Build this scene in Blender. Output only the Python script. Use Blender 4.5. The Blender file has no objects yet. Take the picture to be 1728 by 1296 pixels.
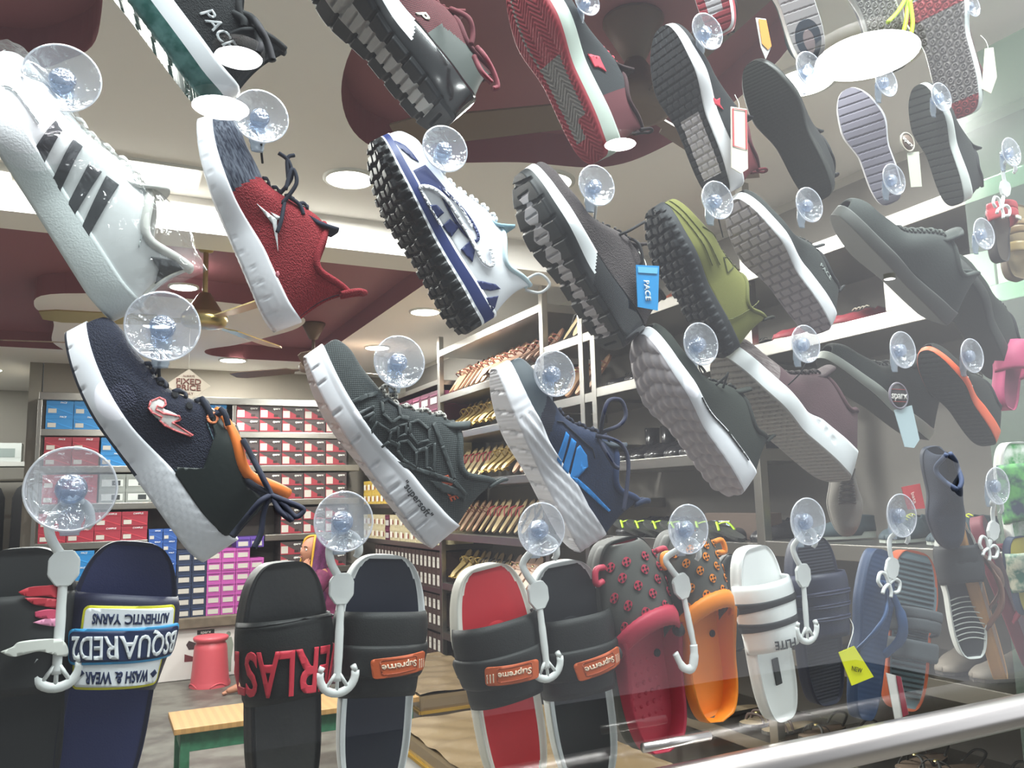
import bpy, bmesh, math, random
from math import pi, sin, cos, atan2, sqrt, floor
from mathutils import Vector, Matrix
random.seed(7)
SC = bpy.context.scene
COL = SC.collection

# ------------------------------------------------------------------ camera
F = 1387.0
C0 = Vector((0, 0, 1.45))
Yv = Vector((-694, -212, -1387)).normalized()
Xv = Vector((2812, -125, -1387)); Xv -= Xv.dot(Yv) * Yv; Xv.normalize()
Zv = Xv.cross(Yv)
RM = Matrix((Xv, Yv, Zv))            # camera axes -> world axes
cam_d = bpy.data.cameras.new('camera'); cam = bpy.data.objects.new('camera', cam_d); COL.objects.link(cam)
cam.matrix_world = Matrix.Translation(C0) @ RM.to_4x4()
cam_d.sensor_fit = 'HORIZONTAL'; cam_d.sensor_width = 36; cam_d.lens = 36 * F / 1728
cam_d.clip_start = 0.02
SC.camera = cam

def ray(px, py): return RM @ Vector((px - 864, 648 - py, -F))
def onY(px, py, y): r = ray(px, py); return C0 + r * (y / r.y)
def onX(px, py, x): r = ray(px, py); return C0 + r * (x / r.x)
def onZ(px, py, z): r = ray(px, py); return C0 + r * ((z - C0.z) / r.z)

G = 0.95                              # the shop window stands at y = G
CEIL, BACK, FLOOR, RX = 2.65, 7.25, 0.10, 2.1

# ------------------------------------------------------------------ world, exposure, big lights
SC.view_settings.view_transform = 'Standard'; SC.view_settings.look = 'None'
SC.view_settings.exposure = 0.68; SC.view_settings.gamma = 1.0; SC.view_settings.use_curve_mapping = False
W = bpy.data.worlds.new('street'); SC.world = W; W.use_nodes = True
# dim street to the left, lit street to the right
wn = W.node_tree.nodes; wl = W.node_tree.links; bg = wn['Background']; bg.inputs[0].default_value = (0.90, 0.93, 1.0, 1)
wt = wn.new('ShaderNodeTexCoord'); wx = wn.new('ShaderNodeSeparateXYZ'); wr = wn.new('ShaderNodeMapRange'); wr.interpolation_type = 'SMOOTHSTEP'
wr.inputs['From Min'].default_value = .15; wr.inputs['From Max'].default_value = .85; wr.inputs['To Min'].default_value = .14; wr.inputs['To Max'].default_value = .75
wl.new(wt.outputs['Generated'], wx.inputs[0]); wl.new(wx.outputs['X'], wr.inputs['Value']); wl.new(wr.outputs[0], bg.inputs[1])

def area(name, loc, size, power, rot=(0, 0, 0), color=(1, 1, 1), sy=None):
    d = bpy.data.lights.new(name, 'AREA'); d.energy = power; d.color = color; d.size = size
    if sy: d.shape = 'RECTANGLE'; d.size_y = sy
    o = bpy.data.objects.new(name, d); COL.objects.link(o); o.location = loc; o.rotation_euler = rot
    return o
# added fill lights without fixtures, out of view overhead, brightening the hung shoes
area('front_fill_light', (0.0, 0.35, 3.45), 1.4, 62, rot=(math.radians(14), 0, 0), color=(.95, .97, 1), sy=.35)
area('front_fill_light', (1.3, 0.42, 3.45), 1.0, 56, rot=(math.radians(14), 0, 0), color=(.95, .97, 1), sy=.35)
# light from the ceiling panels of the shop
for (x, y, d, p) in [(.781, 2.875, .16, 26), (1.47, 2.62, .18, 14), (1.80, 1.64, .16, 9), (.358, 4.713, .13, 18), (1.80, 4.82, .17, 22), (.28, 5.8, .15, 22), (1.88, 6.1, .17, 16), (.93, 7.02, .18, 16), (-.9, 8.1, .18, 10), (1.9, 3.5, .15, 12)]:
    o = area('ceiling_light_glow', (x, y, CEIL - .02), d, p * 1.2, color=(1, .985, .95)); o.data.shape = 'DISK'
area('ceiling_panel_glow', (.11, 3.085, CEIL - .025), .30, 26, color=(1, .985, .95), sy=.16)
area('ceiling_tube_glow', (-.79, 3.25, CEIL - .055), .86, 34, color=(1, .985, .95), sy=.06)
area('ceiling_tube_glow', (-1.6, 5.2, CEIL - .02), .86, 22, color=(1, .985, .95), sy=.06)

# ------------------------------------------------------------------ materials
def lin(h):
    if isinstance(h, (tuple, list)): return tuple(h) + ((1,) if len(h) == 3 else ())
    h = h.lstrip('#'); v = [int(h[i:i + 2], 16) / 255 for i in (0, 2, 4)]
    return tuple((c / 12.92 if c < .04045 else ((c + .055) / 1.055) ** 2.4) for c in v) + (1,)
_m = {}
def M(col, rough=.6, bump=None, sc=900, st=.4, metal=0, var=0, coat=0, emit=0, col2=None, trans=0, alpha=1, spec=.5, sub=None):
    """procedural surface; bump = noise | knit | mesh | ribs | leather | brushed | melange"""
    key = (str(col), rough, bump, sc, st, metal, var, coat, emit, str(col2), trans, alpha, spec)
    if key in _m: return _m[key]
    m = bpy.data.materials.new('surface'); m.use_nodes = True; nt = m.node_tree; N = nt.nodes; L = nt.links
    b = N['Principled BSDF']; b.inputs['Base Color'].default_value = lin(col)
    b.inputs['Roughness'].default_value = rough; b.inputs['Metallic'].default_value = metal
    b.inputs['Specular IOR Level'].default_value = spec
    b.inputs['Coat Weight'].default_value = coat; b.inputs['Coat Roughness'].default_value = .08
    b.inputs['Transmission Weight'].default_value = trans; b.inputs['Alpha'].default_value = alpha
    if emit:
        b.inputs['Emission Color'].default_value = lin(col); b.inputs['Emission Strength'].default_value = emit
    if bump or var or col2:
        tc = N.new('ShaderNodeTexCoord'); src = tc.outputs['Object']
        h = None
        if bump in (None, 'noise', 'leather', 'melange'):
            n = N.new('ShaderNodeTexNoise'); n.inputs['Scale'].default_value = sc; n.inputs['Detail'].default_value = 3
            if bump == 'melange':
                mp = N.new('ShaderNodeMapping'); mp.inputs['Scale'].default_value = (.25, 1, 1.6); L.new(src, mp.inputs[0]); L.new(mp.outputs[0], n.inputs[0])
            else: L.new(src, n.inputs[0])
            h = n.outputs['Fac']
        elif bump == 'knit':
            n = N.new('ShaderNodeTexVoronoi'); n.inputs['Scale'].default_value = sc
            mp = N.new('ShaderNodeMapping'); mp.inputs['Scale'].default_value = (1, .6, 1.5); L.new(src, mp.inputs[0]); L.new(mp.outputs[0], n.inputs[0])
            h = n.outputs['Distance']
        elif bump == 'mesh':
            n = N.new('ShaderNodeTexVoronoi'); n.inputs['Scale'].default_value = sc; n.inputs['Randomness'].default_value = 0
            mp = N.new('ShaderNodeMapping'); mp.inputs['Rotation'].default_value = (0, .6, 0); mp.inputs['Scale'].default_value = (1, .01, 1)
            L.new(src, mp.inputs[0]); L.new(mp.outputs[0], n.inputs[0]); h = n.outputs['Distance']
        elif bump in ('ribs', 'brushed'):
            n = N.new('ShaderNodeTexNoise' if bump == 'brushed' else 'ShaderNodeTexWave')
            n.inputs['Scale'].default_value = sc
            if bump == 'brushed':
                mp = N.new('ShaderNodeMapping'); mp.inputs['Scale'].default_value = (1, 40, 40); L.new(src, mp.inputs[0]); L.new(mp.outputs[0], n.inputs[0])
            else: L.new(src, n.inputs[0])
            h = n.outputs['Fac']
        if bump:
            bp = N.new('ShaderNodeBump'); bp.inputs['Strength'].default_value = st; bp.inputs['Distance'].default_value = .0012
            L.new(h, bp.inputs['Height']); L.new(bp.outputs[0], b.inputs['Normal'])
        if col2 or var:
            cr = N.new('ShaderNodeValToRGB'); c1 = lin(col)
            c2 = lin(col2) if col2 else tuple(max(0, c * (1 - var)) for c in c1[:3]) + (1,)
            cr.color_ramp.elements[0].color = c2; cr.color_ramp.elements[1].color = c1
            lo, hi = (.1, .5) if bump in ('knit', 'mesh') else (.38, .62)
            cr.color_ramp.elements[0].position = lo; cr.color_ramp.elements[1].position = hi
            if bump in ('knit', 'mesh'): cr.color_ramp.elements[0].color, cr.color_ramp.elements[1].color = c1, c2
            L.new(h, cr.inputs[0]); L.new(cr.outputs[0], b.inputs['Base Color'])
    _m[key] = m
    return m

def thin_clear(name, tint=(1, 1, 1), gloss=.04, haze=0.0, ior=1.5, bump=0, bsc=60, milk=(.9, .9, .95), gr=.02):
    """thin clear sheet: lets light straight through, reflects by Fresnel, with a little dust or milkiness"""
    m = bpy.data.materials.new(name); m.use_nodes = True; nt = m.node_tree; N = nt.nodes; L = nt.links
    N.remove(N['Principled BSDF']); out = N['Material Output']
    t = N.new('ShaderNodeBsdfTransparent'); t.inputs[0].default_value = tint + (1,)
    g = N.new('ShaderNodeBsdfGlossy'); g.inputs['Roughness'].default_value = gr
    fr = N.new('ShaderNodeFresnel'); fr.inputs[0].default_value = ior
    mx = N.new('ShaderNodeMixShader')
    # both faces of the sheet counted at its outer face; inner faces add nothing
    ge = N.new('ShaderNodeNewGeometry'); iv = N.new('ShaderNodeMath'); iv.operation = 'SUBTRACT'; iv.inputs[0].default_value = 1; L.new(ge.outputs['Backfacing'], iv.inputs[1])
    ml = N.new('ShaderNodeMath'); ml.operation = 'MULTIPLY'; L.new(iv.outputs[0], ml.inputs[1])
    f2 = N.new('ShaderNodeMath'); f2.operation = 'MULTIPLY'; f2.inputs[1].default_value = 1.8; f2.use_clamp = True; L.new(fr.outputs[0], f2.inputs[0]); L.new(f2.outputs[0], ml.inputs[0])
    if gloss:
        ad = N.new('ShaderNodeMath'); ad.operation = 'ADD'; ad.use_clamp = True; ad.inputs[1].default_value = gloss
        L.new(ml.outputs[0], ad.inputs[0]); L.new(ad.outputs[0], mx.inputs[0])
    else: L.new(ml.outputs[0], mx.inputs[0])
    L.new(t.outputs[0], mx.inputs[1]); L.new(g.outputs[0], mx.inputs[2]); cur = mx.outputs[0]
    if bump:
        tc = N.new('ShaderNodeTexCoord'); n = N.new('ShaderNodeTexNoise'); n.inputs['Scale'].default_value = bsc; n.inputs['Detail'].default_value = 2; n.inputs['Distortion'].default_value = 1.5
        L.new(tc.outputs['Object'], n.inputs[0]); bp = N.new('ShaderNodeBump'); bp.inputs['Strength'].default_value = bump; bp.inputs['Distance'].default_value = .004
        L.new(n.outputs['Fac'], bp.inputs['Height']); L.new(bp.outputs[0], g.inputs['Normal']); L.new(bp.outputs[0], fr.inputs['Normal'])
    if haze:
        d = N.new('ShaderNodeBsdfDiffuse'); d.inputs[0].default_value = milk + (1,)
        tl = N.new('ShaderNodeBsdfTranslucent'); tl.inputs[0].default_value = milk + (1,)
        m0 = N.new('ShaderNodeMixShader'); m0.inputs[0].default_value = .5; L.new(d.outputs[0], m0.inputs[1]); L.new(tl.outputs[0], m0.inputs[2])
        m2 = N.new('ShaderNodeMixShader'); m2.inputs[0].default_value = haze
        L.new(cur, m2.inputs[1]); L.new(m0.outputs[0], m2.inputs[2]); cur = m2.outputs[0]
    L.new(cur, out.inputs[0])
    return m

PANE = thin_clear('window_glass', (.97, .99, .98), gloss=0, haze=.004, gr=0)
CUPM = thin_clear('clear_vinyl', (.93, .94, .97), gloss=.14, haze=.15, bump=1.0, bsc=60, milk=(.80, .84, .92), gr=.05)
RIMM = thin_clear('clear_vinyl_rim', (.95, .96, .98), gloss=.25, haze=.35, milk=(.85, .88, .92), gr=.08)
KNOB = thin_clear('blue_tinted_vinyl', (.66, .74, .86), gloss=.16, haze=.28, bump=1.0, bsc=130, milk=(.46, .53, .66), gr=.05)
FILM = thin_clear('clear_bag_film', (.98, .98, .98), gloss=.05, haze=.05, bump=1.0, bsc=38, gr=.10)
TABM = thin_clear('smoky_vinyl', (.62, .68, .76), gloss=.08, haze=.38, milk=(.50, .56, .62), gr=.2)
CLEARCASE = thin_clear('clear_wrapper', (.9, .93, .96), gloss=.06, haze=.25, milk=(.8, .85, .95), gr=.1)
HANG = M('#e6e8e6', .35, sub=1)
STEEL = M('#a3a09a', .28, 'brushed', 30, .15, metal=1)
CHROME = M('#e4e0da', .30, metal=1)
BRASS = M('#b9a873', .28, 'brushed', 40, .1, metal=.85)

# ------------------------------------------------------------------ object helpers
def mesh_obj(name, verts, faces, mats, parent=None, smooth=True, mi=None, merge=0, solid=0, soff=-1, sub=0, edges=()):
    me = bpy.data.meshes.new(name); me.from_pydata([tuple(v) for v in verts], list(edges), faces)
    if not isinstance(mats, (list, tuple)): mats = [mats]
    for m in mats: me.materials.append(m)
    if mi:
        me.polygons.foreach_set('material_index', mi)
    if merge:
        bm = bmesh.new(); bm.from_mesh(me); bmesh.ops.remove_doubles(bm, verts=bm.verts, dist=merge); bm.to_mesh(me); bm.free()
    if smooth: me.polygons.foreach_set('use_smooth', [True] * len(me.polygons))
    me.update()
    o = bpy.data.objects.new(name, me); COL.objects.link(o)
    if parent: o.parent = parent
    if sub:
        s = o.modifiers.new('smooth', 'SUBSURF'); s.levels = sub; s.render_levels = sub
    if solid:
        s = o.modifiers.new('thickness', 'SOLIDIFY'); s.thickness = solid; s.offset = soff
    return o
def bm_obj(name, bm, mats, parent=None, smooth=False):
    me = bpy.data.meshes.new(name); bm.to_mesh(me); bm.free()
    if not isinstance(mats, (list, tuple)): mats = [mats]
    for m in mats: me.materials.append(m)
    if smooth: me.polygons.foreach_set('use_smooth', [True] * len(me.polygons))
    o = bpy.data.objects.new(name, me); COL.objects.link(o)
    if parent: o.parent = parent
    return o
def tag(o, label, cat, group=None):
    o['label'] = label; o['category'] = cat
    if group: o['group'] = group
    return o
def thing(name, label, cat, loc=(0, 0, 0), rz=0, group=None):
    o = bpy.data.objects.new(name, None); COL.objects.link(o); o.location = loc; o.rotation_euler = (0, 0, rz); o.empty_display_size = .05
    return tag(o, label, cat, group)
def struct(o): o['kind'] = 'structure'; return o
def add_box(bm, x0, x1, y0, y1, z0, z1, mat=0, bev=0):
    vs = [bm.verts.new(p) for p in ((x0, y0, z0), (x1, y0, z0), (x1, y1, z0), (x0, y1, z0), (x0, y0, z1), (x1, y0, z1), (x1, y1, z1), (x0, y1, z1))]
    fs = [bm.faces.new([vs[i] for i in f]) for f in ((0, 3, 2, 1), (4, 5, 6, 7), (0, 1, 5, 4), (1, 2, 6, 5), (2, 3, 7, 6), (3, 0, 4, 7))]
    for f in fs: f.material_index = mat
    if bev:
        es = list({e for f in fs for e in f.edges}); bmesh.ops.bevel(bm, geom=es, offset=bev, segments=2, profile=.7, affect='EDGES')
def box(name, x0, x1, y0, y1, z0, z1, m, parent=None, bev=0):
    bm = bmesh.new(); add_box(bm, x0, x1, y0, y1, z0, z1, 0, bev); return bm_obj(name, bm, m, parent)
def tube_vf(pts, r, n=8, closed=False, flat=1.0, up=None):
    """pts -> verts, faces of a tube; r number or list; flat squashes it"""
    pts = [Vector(p) for p in pts]; V = []; Fc = []; k = len(pts); prev = None
    for i, p in enumerate(pts):
        if closed: d = pts[(i + 1) % k] - pts[i - 1]
        else: d = pts[min(i + 1, k - 1)] - pts[max(i - 1, 0)]
        d.normalize()
        if prev is None:
            a = Vector(up) if up else (Vector((0, 0, 1)) if abs(d.z) < .9 else Vector((1, 0, 0)))
        else: a = prev
        a = (a - a.dot(d) * d)
        if a.length < 1e-6: a = d.orthogonal()
        a.normalize(); prev = a; b = d.cross(a); rr = r[i] if isinstance(r, (list, tuple)) else r
        for j in range(n):
            t = 2 * pi * j / n; V.append(p + a * (cos(t) * rr * flat) + b * (sin(t) * rr))
    m = k if closed else k - 1
    for i in range(m):
        for j in range(n):
            a0 = i * n + j; a1 = i * n + (j + 1) % n; b0 = ((i + 1) % k) * n + j; b1 = ((i + 1) % k) * n + (j + 1) % n
            Fc.append((a0, a1, b1, b0))
    if not closed:
        Fc.append(tuple(range(n))[::-1]); Fc.append(tuple((k - 1) * n + j for j in range(n)))
    return V, Fc
def smooth_path(pts, n=6):
    pts = [Vector(p) for p in pts]; out = []
    for i in range(len(pts) - 1):
        p0 = pts[max(i - 1, 0)]; p1 = pts[i]; p2 = pts[i + 1]; p3 = pts[min(i + 2, len(pts) - 1)]
        for k in range(n):
            t = k / n
            out.append(.5 * ((2 * p1) + (p2 - p0) * t + (2 * p0 - 5 * p1 + 4 * p2 - p3) * t * t + (-p0 + 3 * p1 - 3 * p2 + p3) * t ** 3))
    out.append(pts[-1]); return out
def tubes(name, paths, r, m, parent=None, n=8, flat=1.0, smooth=4, closed=False, up=None):
    V = []; Fc = []
    for p in paths:
        q = smooth_path(p, smooth) if smooth else p
        rr = r
        if isinstance(r, (list, tuple)):
            rr = [r[min(len(r) - 1, int(i * len(r) / len(q)))] for i in range(len(q))]
        v, f = tube_vf(q, rr, n, closed, flat, up); o = len(V); V += v; Fc += [tuple(a + o for a in x) for x in f]
    return mesh_obj(name, V, Fc, m, parent)
def lathe(name, prof, m, parent=None, n=32, loc=(0, 0, 0), axis='z', cap=False):
    V = []; Fc = []
    for r, z in prof:
        for j in range(n):
            t = 2 * pi * j / n
            v = (r * cos(t), r * sin(t), z) if axis == 'z' else (r * cos(t), z, r * sin(t))
            V.append((v[0] + loc[0], v[1] + loc[1], v[2] + loc[2]))
    for i in range(len(prof) - 1):
        for j in range(n):
            q = (i * n + j, i * n + (j + 1) % n, (i + 1) * n + (j + 1) % n, (i + 1) * n + j)
            Fc.append(q if axis == 'z' else q[::-1])
    return mesh_obj(name, V, Fc, m, parent, merge=1e-6)

_t = {}
def text2d(s, size=1.0, bold=0, extr=0, shear=0, space=1.0):
    """text -> bmesh lying in xy, centred"""
    key = (s, bold, shear, space)
    if key not in _t:
        c = bpy.data.curves.new('t', 'FONT'); c.body = s; c.size = 1; c.align_x = 'CENTER'; c.align_y = 'CENTER'; c.offset = bold; c.shear = shear
        c.resolution_u = 3; c.space_character = space
        o = bpy.data.objects.new('t', c); COL.objects.link(o); bpy.context.view_layer.update()
        me = bpy.data.meshes.new_from_object(o.evaluated_get(bpy.context.evaluated_depsgraph_get()))
        COL.objects.unlink(o); bpy.data.objects.remove(o); bpy.data.curves.remove(c)
        _t[key] = me
    bm = bmesh.new(); bm.from_mesh(_t[key]); bmesh.ops.scale(bm, vec=(size, size, size), verts=bm.verts)
    return bm
def poly2d(polys):
    bm = bmesh.new()
    for p in polys:
        vs = [bm.verts.new((x, y, 0)) for x, y in p]; bm.faces.new(vs)
    bmesh.ops.triangulate(bm, faces=bm.faces[:])
    return bm
def stroke2d(pts, w, closed=False):
    """ribbon polygons following a polyline"""
    P = [Vector((x, y)) for x, y in pts]; k = len(P); out = []; Lp = []; Rp = []
    for i in range(k):
        a = P[i - 1] if (i or closed) else P[i]; b = P[(i + 1) % k] if (i < k - 1 or closed) else P[i]
        d = (b - a).normalized(); n = Vector((-d.y, d.x)); ww = w[i] if isinstance(w, (list, tuple)) else w
        Lp.append(P[i] + n * ww / 2); Rp.append(P[i] - n * ww / 2)
    for i in range(k if closed else k - 1):
        j = (i + 1) % k; out.append([tuple(Rp[i]), tuple(Rp[j]), tuple(Lp[j]), tuple(Lp[i])])
    return out
def smooth2(pts, n=5):
    return [(p.x, p.y) for p in smooth_path([(x, y, 0) for x, y in pts], n)]
def wrap(name, bm, fn, mats, parent, cell=.004, thick=.0008, smooth=True):
    """cut a flat shape into small cells and lay it on a surface fn(x, y) -> (point, normal)"""
    xs = [v.co.x for v in bm.verts]; ys = [v.co.y for v in bm.verts]
    if cell:
        x = floor(min(xs) / cell) * cell
        while x < max(xs):
            bmesh.ops.bisect_plane(bm, geom=bm.verts[:] + bm.edges[:] + bm.faces[:], plane_co=(x, 0, 0), plane_no=(1, 0, 0), dist=1e-6); x += cell
        y = floor(min(ys) / cell) * cell
        while y < max(ys):
            bmesh.ops.bisect_plane(bm, geom=bm.verts[:] + bm.edges[:] + bm.faces[:], plane_co=(0, y, 0), plane_no=(0, 1, 0), dist=1e-6); y += cell
    fl = 0
    for v in bm.verts:
        p, n = fn(v.co.x, v.co.y); v.co = p + n * thick
    bm.normal_update()
    me = bpy.data.meshes.new(name); bm.to_mesh(me); bm.free()
    if not isinstance(mats, (list, tuple)): mats = [mats]
    for m in mats: me.materials.append(m)
    if smooth: me.polygons.foreach_set('use_smooth', [True] * len(me.polygons))
    o = bpy.data.objects.new(name, me); COL.objects.link(o); o.parent = parent
    s = o.modifiers.new('thickness', 'SOLIDIFY'); s.thickness = thick; s.offset = 0
    return o
def flat(name, bm, m, mat, parent, th=.0006):
    """lay a flat 2-D shape with matrix m (for prints on boxes, tags, signs)"""
    bmesh.ops.transform(bm, matrix=m, verts=bm.verts)
    o = bm_obj(name, bm, mat, parent)
    if th:
        s = o.modifiers.new('thickness', 'SOLIDIFY'); s.thickness = th; s.offset = 0
    return o
def interp(pts, t):
    if t <= pts[0][0]: return pts[0][1]
    for (a, va), (b, vb) in zip(pts, pts[1:]):
        if t <= b:
            u = (t - a) / (b - a); u = u * u * (3 - 2 * u); return va + (vb - va) * u
    return pts[-1][1]
def ss(a, b, x):
    u = max(0, min(1, (x - a) / (b - a))); return u * u * (3 - 2 * u)
def frange(a, b, n): return [a + (b - a) * i / (n - 1) for i in range(n)]
ORD = ['first', 'second', 'third', 'fourth', 'fifth', 'sixth', 'seventh', 'eighth', 'ninth', 'tenth', 'eleventh', 'twelfth', 'thirteenth', 'fourteenth', 'fifteenth', 'sixteenth', 'seventeenth', 'eighteenth']

# ================================================================== SNEAKER BUILDER
DARK = M('#17181b', .8, 'noise', 700, .3)
WHITE = M('#eeeef4', .55)
class Shoe:
    def __init__(s, name, label, toe, heel, td=.07, hd=.07, twist=0, L=.285, W=.050, th=((0, .034), (.3, .03), (.6, .024), (1, .018)),
                 spring=.030, flare=1.0, H=None, rim=None, uw=.93, p=.85, q=.8, solem=WHITE, treadm=None, upm=DARK, lin_m=None,
                 tread=None, solefn=None, upfn=None, sidefn=None, mats=(), fine=False, cat='shoe', heelb=.006, group=None):
        s.L, s.W, s.th, s.spring, s.flare, s.uw, s.p, s.q = L, W, th, spring, flare, uw, p, q
        s.heelb = heelb; s.hd = (td + hd) / 2
        s.H = H or ((0, .074), (.22, .090), (.38, .086), (.68, .043), (.9, .035), (1, .032))
        s.rim = rim or ((0, .98), (.19, .60), (.38, 1.0))
        s.root = r = thing(name, label, cat, group=group)
        T = onY(toe[0], toe[1], G + td); Hh = onY(heel[0], heel[1], G + hd)
        b1 = s.b(1.0) ; b0 = s.b(0)
        v = T - Hh; al = atan2(b1 - b0, L); X = v.normalized(); Y0 = Vector((0, -1, 0)); Z = X.cross(Y0).normalized()
        X2 = X * cos(al) - Z * sin(al); Z2 = X * sin(al) + Z * cos(al)
        k = v.length / sqrt(L * L + (b1 - b0) ** 2); s.k = k
        Y2 = Z2.cross(X2)
        Rt = Matrix.Rotation(math.radians(twist), 3, X)
        R = Matrix((Rt @ X2, Rt @ Y2, Rt @ Z2)).transposed()
        s.R = R
        base = Hh - (R @ Vector((0, 0, b0))) * k
        # the heel and toe points lie on the middle of the sole
        r.matrix_world = Matrix.Translation(base) @ R.to_4x4() @ Matrix.Scale(k, 4)
        s.grav = R.transposed() @ Vector((0, 0, -1)); s.inv = r.matrix_world.inverted()
        s.sole(solem, treadm, tread, solefn, sidefn, mats, fine); s.upper(upm, lin_m or DARK, upfn, mats)
    def E(s, t):
        u = abs(2 * t - 1); n = 3.6 if t < .5 else 2.5
        return max(0, 1 - u ** n) ** (1 / n)
    def hw(s, t): return s.W * interp(((0, .74), (.15, .72), (.42, .68), (.7, 1.0), (.85, .97), (1, .9)), t) * s.E(t)
    def c(s, t): return .006 * sin(pi * (t - .2)) 
    def b(s, t):
        z = s.spring * max(0, (t - .6) / .4) ** 2
        if t < .12: z += s.heelb * ((.12 - t) / .12) ** 2
        return z
    def tp(s, t): return s.b(t) + interp(s.th, t)
    # ---- sole
    def side(s, t, q):
        """sole side wall, q 0 bottom .. 1 top (camera side)"""
        bulge = 1 - .10 * (1 - q) ** 3 + (s.flare - 1) * (1 - q) - .035 * q ** 4
        x = s.L * (.5 + (t - .5) * (1 if q < .2 else 1))
        w = s.hw(t) * bulge
        z = s.b(t) + (s.tp(t) - s.b(t)) * q
        return Vector((x, s.c(t) + w, z))
    def sole(s, solem, treadm, tread, solefn, sidefn, mats, fine):
        ns, nb, nq = (240, 70, 10) if fine else (130, 30, 10)
        V = []; rows = []
        for i in range(ns + 1):
            u = i / ns; t = .5 * (1 - cos(pi * u)) * .6 + .4 * u if 0 < i < ns else u
            t = min(1, max(0, t)); w = s.hw(t); c = s.c(t); b = s.b(t); top = s.tp(t); row = []
            def pt(q, sg):
                bulge = 1 - .10 * (1 - q) ** 3 + (s.flare - 1) * (1 - q) - .035 * q ** 4
                d = sidefn(t, q) if sidefn else 0
                return (s.L * t, c + sg * (w * bulge + d * (1 if w > .012 else 0)), b + (top - b) * q)
            for j in range(nq, 0, -1): row.append((pt(j / nq, -1), ('s', j / nq)))
            for j in range(nb + 1):
                v = -1 + 2 * j / nb; ww = w * (1 - .10 + (s.flare - 1)) * v
                ed = 1 - ss(.9, 1, abs(v)); hgt = (tread(s.L * t, ww) if tread else 0) * (1 if w > .008 else 0)
                row.append(((s.L * t, c + ww, b - hgt * ed), ('b', v)))
            for j in range(1, nq + 1): row.append((pt(j / nq, 1), ('s', j / nq)))
            for v in (.5, 0, -.5): row.append(((s.L * t, c + w * v * .9, top), ('t', v)))
            rows.append((t, row)); V += [a for a, _ in row]
        n = len(rows[0][1]); Fc = []; mi = []; base = [solem, treadm or solem] + list(mats)
        for i in range(ns):
            t = (rows[i][0] + rows[i + 1][0]) / 2
            for j in range(n):
                j2 = (j + 1) % n; Fc.append((i * n + j, (i + 1) * n + j, (i + 1) * n + j2, i * n + j2))
                k1, q1 = rows[i][1][j][1]; k2, q2 = rows[i][1][j2][1]
                if k1 == 'b' and k2 == 'b':
                    m = 1; v = (q1 + q2) / 2
                    if solefn: m = solefn('b', t, v, s.L * t, s.hw(t) * v)
                elif 's' in (k1, k2) and 't' not in (k1, k2):
                    m = 0; q = ((q1 if k1 == 's' else 0) + (q2 if k2 == 's' else 0)) / 2
                    if solefn: m = solefn('s', t, q, s.L * t, s.b(t) + (s.tp(t) - s.b(t)) * q)
                else: m = 0
                mi.append(m)
        s.sole_o = mesh_obj('sole', V, Fc, base, s.root, mi=mi)
        bm = bmesh.new(); bm.from_mesh(s.sole_o.data); bmesh.ops.remove_doubles(bm, verts=bm.verts, dist=1e-6); bmesh.ops.recalc_face_normals(bm, faces=bm.faces); bm.to_mesh(s.sole_o.data); bm.free()
    # ---- upper
    def Ht(s, t):
        h = interp(s.H, t)
        if t > .86: h *= .42 + .58 * sqrt(max(0, 1 - ((t - .86) / .14) ** 2))
        return h
    def thr(s, t):
        f = interp(s.rim, t)
        if t >= s.rim[-1][0]: return pi / 2
        return math.asin(min(1, f ** (1 / s.q)))
    def S(s, t, th):
        ts = .012 + .975 * t
        w = s.hw(ts) * s.uw; base = s.tp(ts) - .004; H = s.Ht(t) + .004
        if t < .4: w *= 1 - .10 * sin(th) ** 2 * (1 - t / .4)
        cs, sn = cos(th), sin(th)
        y = s.c(ts) + w * (abs(cs) ** s.p) * (1 if cs > 0 else -1); z = base + H * max(0, sn) ** s.q
        x = s.L * ts
        if t < .16: x += .012 * (1 - t / .16) * sin(pi * min(1, (z - base) / H * .75)) 
        return Vector((x, y, z))
    def Nn(s, t, th):
        e = 1e-3; t2 = min(.999, max(.001, t))
        a = s.S(t2 + e, th) - s.S(t2 - e, th); b = s.S(t2, th + e) - s.S(t2, th - e)
        n = a.cross(b)
        if n.length < 1e-12: return Vector((0, 0, 1))
        n.normalize(); return -n
    def upper(s, upm, lm, upfn, mats):
        ns, nv = 120, 30; V = []; T = []
        for i in range(ns + 1):
            u = i / ns; t = .5 * (1 - cos(pi * u)) * .55 + .45 * u; T.append(t); tr = s.thr(t)
            for j in range(nv + 1): V.append(s.S(t, tr * j / nv))
            for j in range(nv, -1, -1): V.append(s.S(t, pi - tr * j / nv))
        n = 2 * nv + 2; Fc = []; mi = []; ml = [upm] + list(mats) + [lm]
        for i in range(ns):
            t = (T[i] + T[i + 1]) / 2
            for j in range(n - 1):
                if j == nv: continue
                a = (i * n + j, i * n + j + 1, (i + 1) * n + j + 1, (i + 1) * n + j); Fc.append(a)
                if upfn:
                    c = sum((V[k] for k in a), Vector()) / 4; ts = .012 + .975 * t
                    zf = (c.z - s.tp(ts)) / s.Ht(t); mi.append(upfn(t, zf, c.x, c.z, 1 if c.y > s.c(ts) else -1))
                else: mi.append(0)
        me = mesh_obj('upper', V, Fc, ml, s.root, mi=mi, merge=4e-5)
        md = me.modifiers.new('lining', 'SOLIDIFY'); md.thickness = .0035; md.offset = -1; md.material_offset = len(ml); md.material_offset_rim = 0
        s.upper_o = me
    def rimpts(s, sg=1, off=0, t0=0.0):
        out = []
        for t in frange(t0, s.rim[-1][0], 22):
            th = s.thr(t) * .995; out.append(s.S(t, th if sg > 0 else pi - th) + s.Nn(t, th if sg > 0 else pi - th) * off)
        return out
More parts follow.
